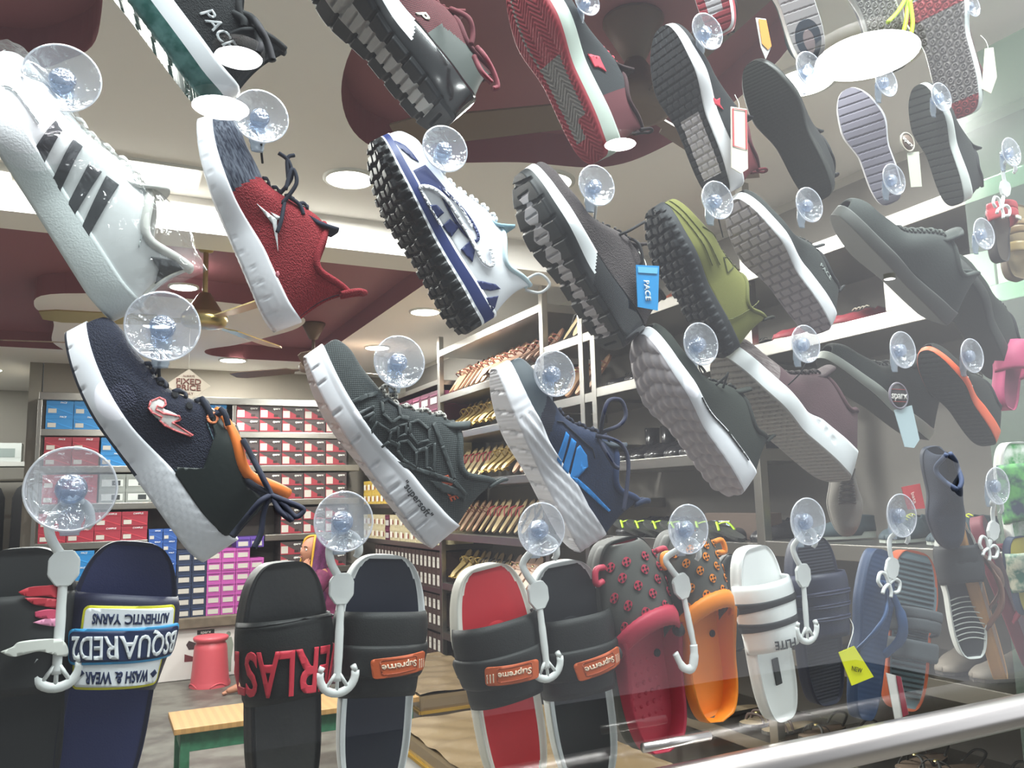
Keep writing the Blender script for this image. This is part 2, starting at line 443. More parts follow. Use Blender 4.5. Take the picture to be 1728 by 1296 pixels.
    def collar(s, m, r=.0035, name='collar'):
        a = s.rimpts(1); b = s.rimpts(-1)
        return tubes(name, [a, b], r, m, s.root, 8, smooth=0)
    def tongue(s, m, rise=.016, w=.021, back=.050):
        V = []; Fc = []; t1 = s.rim[-1][0]; n = 10; k = 9
        for i in range(n + 1):
            u = i / n; t = t1 + .13 - u * (.13 + back); p = s.S(min(t, .9) if t > t1 else t1, pi / 2); ts = t1 if t < t1 else t
            x = s.L * (.012 + .975 * t); z = (s.S(t, pi / 2).z - .003) if t >= t1 else s.S(t1, pi / 2).z - .003 + (t1 - t) * s.L * .9 + rise * 0
            z += rise * max(0, (t1 + .03 - t) / (back + .03)) ** 1.5
            ww = w * (.7 + .3 * u)
            for j in range(k + 1):
                v = -1 + 2 * j / k; V.append((x, s.c(t) + ww * v, z - .010 * v * v))
        for i in range(n):
            for j in range(k): a = i * (k + 1) + j; Fc.append((a, a + 1, a + k + 2, a + k + 1))
        return mesh_obj('tongue', V, Fc, m, s.root, solid=.004, soff=0)
    def laces(s, m, n=5, t0=None, t1=.64, d=.30, r=.0022, m2=None, flat=.6):
        t0 = t0 or s.rim[-1][0] + .02; P = []
        def on(t, th, o=.0028): return s.S(t, th) + s.Nn(t, th) * o
        ts = frange(t0, t1, n)
        for i in range(n):
            for sg in (1, -1):
                ta, tb = ts[i], ts[i] + (t1 - t0) / n * .75
                P.append([on(ta + (tb - ta) * u, pi / 2 + sg * (d - 2 * d * u), .001 if k in (0, 6) else .003 + .001 * (sg > 0)) for k, u in enumerate(frange(0, 1, 7))])
        return tubes('laces', P, r, m, s.root, 7, flat=flat, smooth=2)
    def bow(s, m, paths, r=.0022, name='laces'):
        """paths in local metres"""
        return tubes(name, paths, r, m, s.root, 7, smooth=6)
    def local(s, px, py, d): return s.inv @ onY(px, py, G + d)
    def cord(s, m, pxs, r=.0022, name='laces'):
        return tubes(name, [[s.local(*p) for p in path] for path in pxs], r, m, s.root, 7, smooth=6)
    def xz(s, x, z):
        t = max(.002, min(.995, (x / s.L - .012) / .975)); ts = .012 + .975 * t; base = s.tp(ts) - .004; H = s.Ht(t) + .004
        zf = max(0.0, min(.985, (z - base) / H)); th = math.asin(zf ** (1 / s.q)); return s.S(t, th), s.Nn(t, th)
    def px(s, pts, d=None):
        return [(q.x, q.z) for q in (s.local(a, b, s.hd - .035 if d is None else d) for a, b in pts)]
    def ppoly(s, name, polys, m, th=.0009, cell=.004): return s.poly(name, [s.px(p) for p in polys], m, th, cell)
    def pstroke(s, name, lines, w, m, closed=False, sm=5, th=.0012):
        P = []
        for l in lines: P += stroke2d(smooth2(s.px(l), sm) if sm else s.px(l), w, closed)
        return s.poly(name, P, m, th)
    def patch(s, name, bm, m, th=.0009, cell=.004): return wrap(name, bm, s.xz, m, s.root, cell, th)
    def poly(s, name, polys, m, th=.0009, cell=.004): return s.patch(name, poly2d(polys), m, th, cell)
    def onside(s, x, z):
        t = max(.003, min(.997, x / s.L)); q = max(0, min(1, (z - s.b(t)) / (s.tp(t) - s.b(t)))); p = s.side(t, q)
        e = 1e-3; a = s.side(min(1, t + e), q) - s.side(max(0, t - e), q); n = Vector((-a.y, a.x, 0)).normalized()
        return p, n
    def soletext(s, name, txt, size, x, z, ang, m, bold=.0, sx=1):
        bm = text2d(txt, size, bold); bmesh.ops.transform(bm, matrix=Matrix.Translation((x, z, 0)) @ Matrix.Rotation(ang, 4, 'Z') @ Matrix.Diagonal((-sx, 1, 1, 1)), verts=bm.verts); bmesh.ops.reverse_faces(bm, faces=bm.faces)
        return wrap(name, bm, s.onside, m, s.root, .004, .0006)
    def uptext(s, name, txt, size, x, z, ang, m, bold=0, shear=0, mir=-1):
        bm = text2d(txt, size, bold, shear=shear); bmesh.ops.transform(bm, matrix=Matrix.Translation((x, z, 0)) @ Matrix.Rotation(ang, 4, 'Z') @ Matrix.Diagonal((mir, 1, 1, 1)), verts=bm.verts)
        if mir < 0: bmesh.ops.reverse_faces(bm, faces=bm.faces)
        return wrap(name, bm, s.xz, m, s.root, .004, .0008)
    def heeltab(s, m, h=.014, w=.014, r=.0025):
        p = s.S(0, s.thr(0)); 
        return tubes('pull_tab', [[p + Vector((.002, -w / 2, -.012)), p + Vector((-.002, -w / 2, h * .5)), p + Vector((-.006, -w / 4, h)), p + Vector((-.006, w / 4, h)), p + Vector((-.002, w / 2, h * .5)), p + Vector((.002, w / 2, -.012))]], r, m, s.root, 8, smooth=5)

# ---- tread patterns: height (m) at x, y
def frac(a): return a - floor(a)
def t_herring(x, y):
    a = frac((x + abs(frac(y / .034 + .25) - .5) * .034 * 1.1) / .0075); return .0026 if a < .55 else 0
def t_ribs(p=.016, g=.003, dep=.004):
    def f(x, y): return -dep if frac((x + .15 * y) / p) < g / p else 0
    return f
def t_blocks(px=.02, py=.022, g=.004, dep=.005):
    def f(x, y):
        r = floor(x / px); return 0 if (frac(x / px) > g / px and frac(y / py + .5 * (r % 2)) > g / py) else -dep
    return f
def t_lug(x, y):
    r = floor(x / .016); a = frac(x / .016 + .12 * sin(y * 160)); b = frac(y / .019 + .5 * (r % 2)); return .006 if (.18 < a < .85 and .15 < b < .85) else 0
def t_scallop(x, y): return .0045 * abs(sin(pi * (x + .35 * abs(y)) / .022)) ** .6 + .0012 * sin(y * 420)
def t_hex(x, y):
    s = .013; r = floor(y / (s * .87)); u = frac(x / s + .5 * (r % 2)) - .5; v = frac(y / (s * .87)) - .5; d = sqrt(u * u + v * v)
    return .0028 if (d < .42 and d > .25) or d < .12 else 0
def t_pods(x, y):
    a = frac(x / .030 + .08 * sin(y * 60)); return .006 if a > .16 and (abs(y) > .014 or frac(x / .015) > .25) else .001
def t_flex(x, y):
    a = frac((x + .1 * y) / .028); return -.004 if a < .10 else (.0008 * sin(x * 1400))

def rrect(w, h, r, n=4):
    out = []
    for cx, cy, a in ((w / 2 - r, h / 2 - r, 0), (-w / 2 + r, h / 2 - r, 90), (-w / 2 + r, -h / 2 + r, 180), (w / 2 - r, -h / 2 + r, 270)):
        for k in range(n + 1): b = math.radians(a + 90 * k / n); out.append((cx + r * cos(b), cy + r * sin(b)))
    return out
def xf(pts, a, x, ang=0): return [(a + p * cos(ang) - q * sin(ang), x + p * sin(ang) + q * cos(ang)) for p, q in pts]

# ================================================================== ROOM SHELL
cw = M('#f3efea', .7); mar = M('#90585f', .6); stone = M('#6f6a5c', .8, 'noise', 9, .2, var=.4)
XL = -3.6
flr = M('#6c6a62', .45, 'noise', 6, .2, col2='#4f4a44')
struct(box('floor', XL, 3.2, G + .02, 9.5, FLOOR - .1, FLOOR, flr))
struct(box('floor_pavement', XL, 6, -3.5, G - .02, -.12, -.02, M('#55524d', .9)))
struct(box('wall_back', -.46, RX + .4, 7.62, 7.72, FLOOR, CEIL + .3, M('#8b8378', .8)))
struct(box('wall_right', RX + .42, RX + .52, G + .02, 7.72, FLOOR - .1, CEIL + .3, M('#cbc9c0', .7)))
struct(box('wall_left', XL - .1, XL, G + .02, 9.5, FLOOR, CEIL + .3, M('#c4c0b8', .7)))
struct(box('wall_rear', XL, -.4, 9.5, 9.6, FLOOR, CEIL + .3, M('#b9b5ac', .7)))
struct(box('wall_side', -.56, -.47, 7.62, 9.5, FLOOR, CEIL, M('#8a8478', .7)))
# upper ceiling (maroon recesses) and lower white ceiling with shaped openings
struct(box('ceiling', XL, 3.2, G + .02, 9.6, CEIL + .12, CEIL + .2, mar))
def plate(name, outer, holes, z0, z1, m, sidem):
    bm = bmesh.new(); loops = []
    for p in [outer] + holes:
        vs = [bm.verts.new((x, y, z0)) for x, y in p]; loops.append([bm.edges.new((vs[i], vs[(i + 1) % len(vs)])) for i in range(len(vs))])
    bmesh.ops.triangle_fill(bm, use_beauty=True, use_dissolve=False, edges=[e for l in loops for e in l])
    fs = bm.faces[:]; ex = bmesh.ops.extrude_face_region(bm, geom=fs); bmesh.ops.translate(bm, vec=(0, 0, z1 - z0), verts=[v for v in ex['geom'] if isinstance(v, bmesh.types.BMVert)])
    bmesh.ops.recalc_face_normals(bm, faces=bm.faces)
    for f in bm.faces: f.material_index = 1 if abs(f.normal.z) < .5 else 0
    return struct(bm_obj(name, bm, [m, sidem]))
def blob(pts, n=6):
    q = smooth_path([(x, y, 0) for x, y in pts + [pts[0]]], n); return [(p.x, p.y) for p in q[:-1]]
h1 = blob([(-1.4, 1.5), (-.35, 1.35), (-.08, 1.75), (-.05, 2.15), (-.12, 2.36), (-.35, 2.50), (-1.2, 2.5), (-1.7, 2.1)])
h2 = blob([(.62, 1.55), (1.15, 1.30), (1.55, 1.40), (1.70, 1.80), (1.70, 2.2), (1.60, 2.42), (1.3, 2.50), (1.0, 2.62), (.75, 2.56), (.60, 2.3), (.55, 1.95)])
plate('ceiling_front', [(XL, G + .02), (3.2, G + .02), (3.2, 3.30), (XL, 3.30)], [h1, h2], CEIL, CEIL + .12, cw, mar)
struct(box('ceiling_beam', XL, 3.2, 3.30, 3.52, CEIL - .14, CEIL + .12, cw))
# rear part: white border, a white peninsula from the back, maroon between
pen = [(-.30, 6.95), (-.36, 6.6), (-.32, 5.9), (-.40, 5.5), (-.30, 5.15), (.2, 5.0), (.8, 5.05), (1.12, 5.25), (1.16, 5.6), (1.02, 6.0), (.86, 6.35), (.68, 6.62), (.74, 6.86), (1.0, 6.95)]
pen = [(p.x, p.y) for p in smooth_path([(x, y, 0) for x, y in pen], 5)]
outer = [(XL, 6.95)] + pen + [(1.56, 6.95), (1.57, 3.52), (3.2, 3.52), (3.2, 9.6), (XL, 9.6)]
hole3 = [(-2.6, 7.3), (-.75, 7.3), (-1.0, 8.8), (-2.6, 8.8)]
plate('ceiling_rear', outer, [hole3], CEIL, CEIL + .12, cw, mar)
# window pane and its frame posts
pane = box('window_1', -1.6, 4.2, G - .003, G + .003, FLOOR - .1, 3.6, PANE); struct(pane)
struct(box('trim_1', 1.98, 2.03, G - .02, G + .05, FLOOR, 3.5, M('#b9c2b8', .35, metal=.3)))
struct(box('window_2', 2.045, 2.055, G + .06, 1.35, FLOOR, 2.6, thin_clear('greenish_glass', (.75, .9, .82), gloss=.0, haze=.05, milk=(.6, .8, .7), gr=.35)))
# ================================================================== LIGHTS OF THE SHOP
lampw = M('#fffdf6', .4, emit=9); lampf = M('#e9e9e4', .4, metal=.2)
def roundlamp(x, y, r, label, z=CEIL, m=lampw):
    t = thing('ceiling_light', label, 'ceiling light', (x, y, z)); lathe('frame', [(r * 1.15, .0), (r * 1.15, -.008), (r, -.010)], lampf, t, 32); lathe('diffuser', [(r, -.009), (r * .5, -.010), (0, -.010)], m, t, 32); return t
roundlamp(.781, 2.875, .085, 'round ceiling light left of the white and navy trainer')
roundlamp(1.47, 2.62, .10, 'round ceiling light behind the toe of the grey maroon-toed trainer')
roundlamp(1.80, 1.64, .085, 'bright round ceiling light in the upper right beside the black shoe')
roundlamp(.358, 4.713, .07, 'small round ceiling light beside the brass fan')
roundlamp(.93, 7.02, .10, 'round light in the white border above the back shelves', CEIL)
roundlamp(.28, 5.8, .08, 'small round light under the navy shoe cup')
roundlamp(1.80, 4.82, .09, 'round ceiling light in the white strip beside the right shelves')
roundlamp(1.88, 6.1, .09, 'farther round ceiling light in the strip beside the right shelves')
roundlamp(-.9, 8.1, .10, 'round ceiling light in the far left back room')
roundlamp(-1.1, 9.1, .08, 'smaller round ceiling light deep in the left back room')
roundlamp(1.9, 3.5, .08, 'round ceiling light above the middle of the right shelves')
t = thing('ceiling_light', 'rectangular ceiling light panel right of the bagged white trainer', 'ceiling light', (.11, 3.085, CEIL)); box('frame', -.17, .17, -.10, .10, -.012, 0, lampf, t); box('diffuser', -.155, .155, -.085, .085, -.016, -.010, lampw, t)
t = thing('ceiling_light', 'long tube light at the far left behind the white trainer', 'ceiling light', (-.75, 3.25, CEIL - .0)); box('frame', -.5, .42, -.04, .04, -.03, 0, lampf, t); box('diffuser', -.48, .40, -.03, .03, -.045, -.028, lampw, t)
# street lamps whose mirror images show in the pane
lampo = M('#fdfdff', .4, emit=42)
for px, py, r, l in ((402, 97, .075, 'round awning light mirrored over the black top-left shoe'), (372, 181, .10, 'round awning light mirrored above the red knitted trainer'), (1045, 243, .065, 'round awning light mirrored on the red zigzag sole'), (1460, 95, .165, 'large round awning light mirrored as the big oval at upper right'), (1500, 470, .035, 'small awning light mirrored over the grey hanging shoe')):
    p = onZ(px, py, 2.9) if py < 400 else onZ(px, py, 2.9); t = thing('awning_lamp', l, 'lamp', (p.x, 2 * G - p.y, 2.9)); lathe('rim', [(r * 1.1, .03), (r * 1.1, -.004), (r, -.006)], lampf, t, 32); lathe('diffuser', [(r, -.005), (0, -.006)], lampo, t, 32)
# ================================================================== FANS
def fan(x, y, drop, label, rot, m=BRASS, bl=.52, hung=CEIL + .12, blm=None):
    t = thing('ceiling_fan', label, 'ceiling fan', (x, y, hung), rot)
    lathe('canopy', [(0, 0), (.085, -.002), (.085, -.012), (.03, -.12), (.012, -.125)], m, t, 28); lathe('rod', [(.012, -.09), (.012, -drop)], m, t, 16)
    lathe('motor', [(.014, -drop + .10), (.026, -drop + .098), (.085, -drop + .002), (.095, -drop), (.095, -drop - .008), (.105, -drop - .014), (.105, -drop - .03), (.10, -drop - .05), (.09, -drop - .06), (.06, -drop - .065), (0, -drop - .066)], m, t, 36)
    for k in range(3):
        a = k * 2 * pi / 3; R = Matrix.Rotation(a, 4, 'Z'); w = .06
        pts = [(.09, -.018), (.17, -.022), (.20, -w), (.20 + bl * .85, -w * 1.15), (.20 + bl, -w * .7), (.20 + bl, w * .7), (.20 + bl * .85, w * 1.0), (.20, w * .8), (.17, .022), (.09, .018)]
        bm = bmesh.new(); f = bm.faces.new([bm.verts.new(R @ Vector((px_, py_, -drop - .035 + py_ * .2))) for px_, py_ in pts]); o = bm_obj('blade', bm, blm or m, t); md = o.modifiers.new('thickness', 'SOLIDIFY'); md.thickness = .006
    return t
brn = M('#6d5a4a', .5)
fan(.40, 4.02, .42, 'brass ceiling fan hanging just behind the shoes', .9, BRASS, .48, CEIL + .12)
fan(1.35, 5.95, .30, 'small brown ceiling fan in front of the maroon recess', .25, brn, .5)
fan(-.72, 5.6, .28, 'dark bladed ceiling fan at the left edge', -.12, brn, .5)
fan(1.28, 1.75, .22, 'brown ceiling fan at the top behind the red soled trainer', .4, brn, .5)
# fixed price sign
c = onY(318, 650, 5.6); t = thing('hanging_sign', 'diamond-shaped sign on a thread reading FIXED PRICE', 'sign', c)
r_ = .135; bm = bmesh.new(); vs = [(-r_, 0), (0, -r_ * .78), (r_, 0), (0, r_ * .78)]; bm.faces.new([bm.verts.new((x, 0, z)) for x, z in vs]); o = bm_obj('board', bm, M('#b3a899', .6), t); o.modifiers.new('thickness', 'SOLIDIFY').thickness = .006
def stxt(t, s_, size, x, z, m, bold=.01, y=-.007, sx=1): return flat('lettering', text2d(s_, size, bold), Matrix.Translation((x, y, z)) @ Matrix.Rotation(pi / 2, 4, 'X') @ Matrix.Diagonal((sx, 1, 1, 1)), m, t)
stxt(t, 'FIXED', .050, 0, .022, M('#6b3f38', .6), .02, sx=1.15); stxt(t, 'PRICE', .050, 0, -.018, M('#6b3f38', .6), .02, sx=1.15); stxt(t, 'ONLY', .022, 0, -.055, M('#6b3f38', .6)); stxt(t, 'ALWAYS', .018, 0, .058, M('#6b3f38', .6))
tubes('thread', [[(0, 0, r_ * .78), (0, 0, CEIL - c.z)]], .0015, M('#c9c4ba', .6), t, 5, smooth=0)

# ================================================================== BACK SHELVING
t = thing('shelf_unit', 'steel framed shelving along the back wall full of shoeboxes', 'shelves', (0, 7.25, FLOOR))
LV = [2.02, 1.735, 1.445, 1.15, .86]
XR2 = 2.06
for z in LV[:3]: box('shelf', -.44, XR2, -.015, .34, z + .003 - FLOOR, z + .055 - FLOOR, STEEL, t, .004)
for z in LV[3:]:
    for xa, xb in ((-.44, .345), (1.25, XR2)): box('shelf', xa, xb, -.015, .34, z + .003 - FLOOR, z + .055 - FLOOR, STEEL, t, .004)
box('shelf', -.46, XR2, -.03, .36, 2.30 - FLOOR, 2.36 - FLOOR, STEEL, t, .004)
for x, z0_ in ((-.45, .478), (.98, 1.30)): box('post', x - .015, x + .015, -.02, .02, z0_, 2.30 - FLOOR, STEEL, t, .003)
box('back_panel', -.44, XR2, .345, .365, .478, 2.35 - FLOOR, M('#5b5550', .8), t)
led = box('ledge', -.46, XR2, 7.16, 7.60, .50, .575, M('#6f6353', .7, 'noise', 12, .3, var=.3), None, .006); tag(led, 'brown stone ledge below the stacked shoeboxes', 'ledge')
pl = box('plinth', -.46, XR2, 7.22, 7.60, FLOOR + .001, .50, M('#cfcac4', .7)); tag(pl, 'white boarded plinth under the stone ledge', 'plinth')
# poster with printed figures
t = thing('poster', 'shoe poster with two printed figures behind the pink stool', 'poster', (1.0, 7.212, .30))
o = box('sheet', -.55, .5, -.003, .0, -.195, .19, M('#d8d3cf', .6), t)
def pp(name, polys, m, y=-.0045): return flat(name, poly2d(polys), Matrix.Translation((0, y, 0)) @ Matrix.Rotation(pi / 2, 4, 'X'), m, t, .0008)
for bx, sc_, cl in ((-.03, 1.0, '#8b9286'), (.09, .95, '#4a4747')):
    pp('printed_figure', [[(bx - .03, -.05), (bx - .035, .05), (bx - .02, .10), (bx + .025, .10), (bx + .04, .04), (bx + .03, -.05)], [(bx - .028, -.05), (bx - .002, -.05), (bx - .02, -.17), (bx - .04, -.17)], [(bx + .0, -.05), (bx + .028, -.05), (bx + .025, -.17), (bx + .005, -.17)], [(bx + .018 * cos(a), .125 + .022 * sin(a)) for a in frange(0, 2 * pi, 11)[:-1]]], M(cl, .6))
pp('printed_shoe', [[(-.33, .03), (-.24, .03), (-.22, .06), (-.27, .075), (-.33, .10), (-.35, .07)]], M('#3c2c2e', .6)); pp('printed_shoe', [[(-.36, -.06), (-.28, -.06), (-.27, -.035), (-.31, -.02), (-.36, .0)]], M('#6a2c32', .6))
pp('printed_label', [rrect(.12, .03, .002)] and [[(-.27, .14), (-.14, .14), (-.14, .175), (-.27, .175)]], M('#2a2424', .6))
flat('lettering', text2d('sparx', .036, .02), Matrix.Translation((-.205, -.0062, .157)) @ Matrix.Rotation(pi / 2, 4, 'X'), M('#e6e0da', .6), t, .0006)

# ================================================================== SHOEBOXES
_proto = {}
def shoebox(kind, w, h, d, x, y, z, rz, label, group):
    key = (kind, round(w, 3), round(h, 3))
    if key in _proto:
        p = _proto[key]; r = p.copy(); COL.objects.link(r)
        for ch in p.children:
            c = ch.copy(); COL.objects.link(c); c.parent = r
    else:
        r = bpy.data.objects.new('shoe_box', None); COL.objects.link(r); _proto[key] = r; r.empty_display_size = .02
        C_ = dict(sparx='#463c3c', blue='#1d7ab8', red='#8e2232', grey='#8f9490', campus='#962638', navy='#232f4a', pink='#b0509c', purple='#5c3f96', rblue='#2a549c', brown='#3c2c28', cream='#c9bd98', yellow='#c9a94a', green='#8a9a3a', plum='#5a2038')[kind]
        e = .0015; bm = bmesh.new(); add_box(bm, -w / 2 + .002, w / 2 - .002, 0, d, 0, h - .002, 0, .0012); bm_obj('carton', bm, M(C_, .5), r)
        bm = bmesh.new(); add_box(bm, -w / 2 + .001, w / 2 - .001, -.002, d + .001, h * .72, h - .001, 0, .001); bm_obj('lid', bm, M(C_, .45), r)
        Rm = Matrix.Translation((0, -.0032, 0)) @ Matrix.Rotation(pi / 2, 4, 'X')
        def q(name, polys, m, dy=0): return flat(name, poly2d(polys), Matrix.Translation((0, -dy, 0)) @ Rm, m, r, .0008)
        wl_ = M('#bdb8b0', .6)
        if kind == 'sparx':
            q('red_print', [[(-w / 2 + .003, h - .006), (-w / 2 + .003, .004), (w / 2 - .006, .004)]], M('#98303c', .5)); q('label', [[(-w * .46, h * .12), (-w * .16, h * .12), (-w * .16, h * .66), (-w * .46, h * .66)]], wl_, .001)
            flat('lettering', text2d('sparx', h * .24, .03, shear=.2), Matrix.Translation((w * .24, -.0040, h * .80)) @ Matrix.Rotation(pi / 2, 4, 'X'), M('#eceae6', .5), r, .0006)
            q('label', [[(w * .12, h * .16), (w * .30, h * .16), (w * .30, h * .34), (w * .12, h * .34)]], M('#2c1c1c', .6), .0012)
        elif kind in ('blue', 'red', 'campus', 'rblue'):
            q('print_panel', [[(-w * .46, h * .66), (-w * .46, h * .62), (w * .46, h * .05), (w * .46, h * .12)]], M({'blue': '#2b93d8', 'rblue': '#4a74bc'}.get(kind, '#c23a48'), .5)); q('label', [[(-w * .42, h * .12), (-w * .12, h * .12), (-w * .12, h * .42), (-w * .42, h * .42)]], wl_, .001)
            flat('lettering', text2d({'blue': 'PACE', 'red': 'PACE', 'campus': 'CAMPUS', 'rblue': 'WALK'}[kind], h * .17, .02, shear=.2), Matrix.Translation((w * .12, -.0040, h * .84)) @ Matrix.Rotation(pi / 2, 4, 'X'), M('#e4e6ea', .5), r, .0006)
        elif kind == 'grey':
            q('label', [[(-w * .40, h * .15), (w * .40, h * .15), (w * .40, h * .62), (-w * .40, h * .62)]], M('#c9cdca', .5)); q('window', [[(-w * .02, h * .20), (w * .30, h * .20), (w * .30, h * .55), (-w * .02, h * .55)]], M('#33383a', .5), .001)
        elif kind in ('navy', 'pink', 'purple', 'plum'):
            q('label', [[(-w * .36, h * .14), (w * .34, h * .14), (w * .34, h * .56), (-w * .36, h * .56)]], wl_); q('line', [[(-w * .38, h * .70), (w * .38, h * .70), (w * .38, h * .76), (-w * .38, h * .76)]], M({'navy': '#3e4f78', 'pink': '#7c2f74', 'purple': '#3e2a70', 'plum': '#8a4060'}[kind], .6), .001)
        elif kind == 'brown':
            q('label', [[(-w * .26, h * .10), (w * .26, h * .10), (w * .26, h * .70), (-w * .26, h * .70)]], wl_); q('line', [[(-w * .18, h * .45), (w * .18, h * .45), (w * .18, h * .47), (-w * .18, h * .47)]], M('#6a615a', .6), .001)
        else:
            q('label', [[(-w * .40, h * .20), (w * .05, h * .20), (w * .05, h * .68), (-w * .40, h * .68)]], M('#e4dfd0', .6)); q('mark', [[(w * .14, h * .25), (w * .30, h * .25), (w * .30, h * .6), (w * .14, h * .6)]], M('#8a3a34', .6), .001)
    r.location = (x, y, z); r.rotation_euler = (0, 0, rz); tag(r, label, 'shoe box', group); return r
rb = random.Random(5)
BH = .112
shelfn = ['top', 'second', 'third', 'fourth', 'fifth']
KN = dict(sparx='grey and red', blue='bright blue', red='red', grey='grey and white', campus='crimson', navy='dark navy', pink='pink', purple='purple', rblue='blue', brown='small brown', cream='cream', yellow='yellow', green='olive green', plum='plum')
zl = [z + .056 for z in LV]
for r_ in range(5):
    z = zl[r_]
    for lv in range(2):
        x = 1.0; n = 0
        while x < 1.93:
            w = .19; 
            if r_ >= 3 and x < 1.2: x += w; continue
            shoebox('sparx', w, BH, .30, x + w / 2, 7.245 + rb.uniform(0, .01), z + lv * BH, 0, '%s shoebox, %s column, %s layer, %s back shelf' % (KN['sparx'], ORD[n], 'lower' if lv == 0 else 'upper', shelfn[r_]), 'grey and red shoeboxes on the back shelves'); x += w; n += 1
def brow(kind, x0, n, w, z, h, layers, where, lab0=0, y=7.245):
    for lv in range(layers):
        for k in range(n):
            shoebox(kind, w, h, .28, x0 + (k + .5) * w, y + rb.uniform(0, .012), z + lv * h, 0, '%s shoebox %s, %s column, %s from bottom' % (KN[kind], where, ORD[k], ORD[lv]), '%s shoeboxes %s' % (KN[kind], where))
brow('blue', -.41, 7, .19, zl[0], BH, 2, 'on the top back shelf')
brow('red', -.41, 2, .19, zl[1], BH, 2, 'on the second back shelf'); brow('blue', -.02, 5, .19, zl[1], BH, 2, 'on the second back shelf')
brow('campus', -.41, 2, .19, zl[2], BH, 2, 'on the third back shelf'); brow('grey', -.02, 5, .19, zl[2], BH, 2, 'on the third back shelf')
brow('campus', -.42, 4, .19, zl[3], BH, 2, 'on the fourth back shelf')
brow('blue', -.41, 2, .19, zl[4], BH, 2, 'on the lowest back shelf'); brow('green', -.03, 2, .17, zl[4], BH, 1, 'on the lowest back shelf')
h_ = .0885
brow('rblue', .35, 2, .106, .576, h_, 8, 'in the left floor stack'); brow('navy', .565, 2, .115, .576, h_, 6, 'in the navy floor stack'); 
brow('pink', .795, 3, .113, .576, h_, 6, 'in the pink floor stack'); brow('purple', 1.02, 2, .113, .576 + 6 * h_, h_, 1, 'on top of the pink stack'); brow('pink', 1.134, 1, .113, .576, h_, 5, 'at the right end of the pink stack')
brow('plum', 1.26, 4, .17, .576, BH, 2, 'beside the seated person')

# ================================================================== RIGHT SHELVING (runs towards the window)
t = thing('shelf_unit', 'tall steel and glass shelving along the right wall', 'shelves', (RX, 0, FLOOR))
RL = [2.175, 1.90, 1.585, 1.235, .905, .58]           # shelf levels of the far bay
YA, YB, YC, YD, YE = 5.34, 3.82, 3.33, 2.25, 1.02
def sh(y0, y1, z, th=.045): box('shelf', -.01, .40, y0, y1, z - th - FLOOR, z - FLOOR, STEEL, t, .003)
for z in RL: sh(YB, YA, z)
sh(YB, YA, 2.50); sh(YC, YB, 2.25); sh(YC, YB, 1.95); sh(YC, YB, 1.70); sh(YC, YB, 1.44); sh(YC, YB, 1.10)
for z in (2.27, 1.965, 1.61, 1.275, .94, .60): sh(YD, YC, z); 
for z in (2.27, 1.98, 1.285, .93, .62): sh(YE, YD, z, .05)
for y in (YA, YB, YC - .02, YC + .09, YD, YE): box('post', -.012, .022, y - .02, y + .02, 0, 2.60 - FLOOR, STEEL, t, .003)
for z in (2.30, 2.02, 1.73, 1.44, 1.15, .86): sh(YA + .02, 7.2, z, .035)
box('back_panel', .39, .41, YE, 7.2, 0, 2.6 - FLOOR, M('#6e6a64', .7), t)
for y0, y1, c_ in ((YA + .02, 7.2, '#4e4540'), ): pass
# small boxes on the far part of the right shelving
for r_, (z, kind, h, w, ly) in enumerate(((2.02, 'plum', .105, .18, 2), (1.73, 'cream', .10, .12, 2), (1.44, 'yellow', .10, .12, 2), (1.15, 'cream', .10, .12, 2), (.86, 'brown', .12, .08, 2), (.60, 'brown', .105, .08, 2), (.30, 'brown', .125, .08, 2))):
    for lv in range(ly):
        y = YA + .04; n = 0
        while y < 7.15:
            kk = kind if rb.random() > .22 else rb.choice(['cream', 'yellow', 'plum'] if kind != 'brown' else ['brown'])
            shoebox(kk, w, h, .25, RX + .004, y + w / 2, z + lv * h + .001, pi / 2 * -1, '%s box, far right wall, %s level, %s from front, %s layer' % (KN[kk], ('upper', 'second', 'third', 'fourth', 'fifth', 'sixth', 'floor')[r_], ORD[n] if n < 18 else 'last', ('lower', 'upper')[lv]), 'small boxes on the far part of the right wall'); y += w + .004; n += 1
            if n > 17: break
for z in (.60, .30): sh(YA + .02, 7.2, z, .03)
box('back_panel', .0, .02, 7.14, 7.2, 0, .2, STEEL, t)

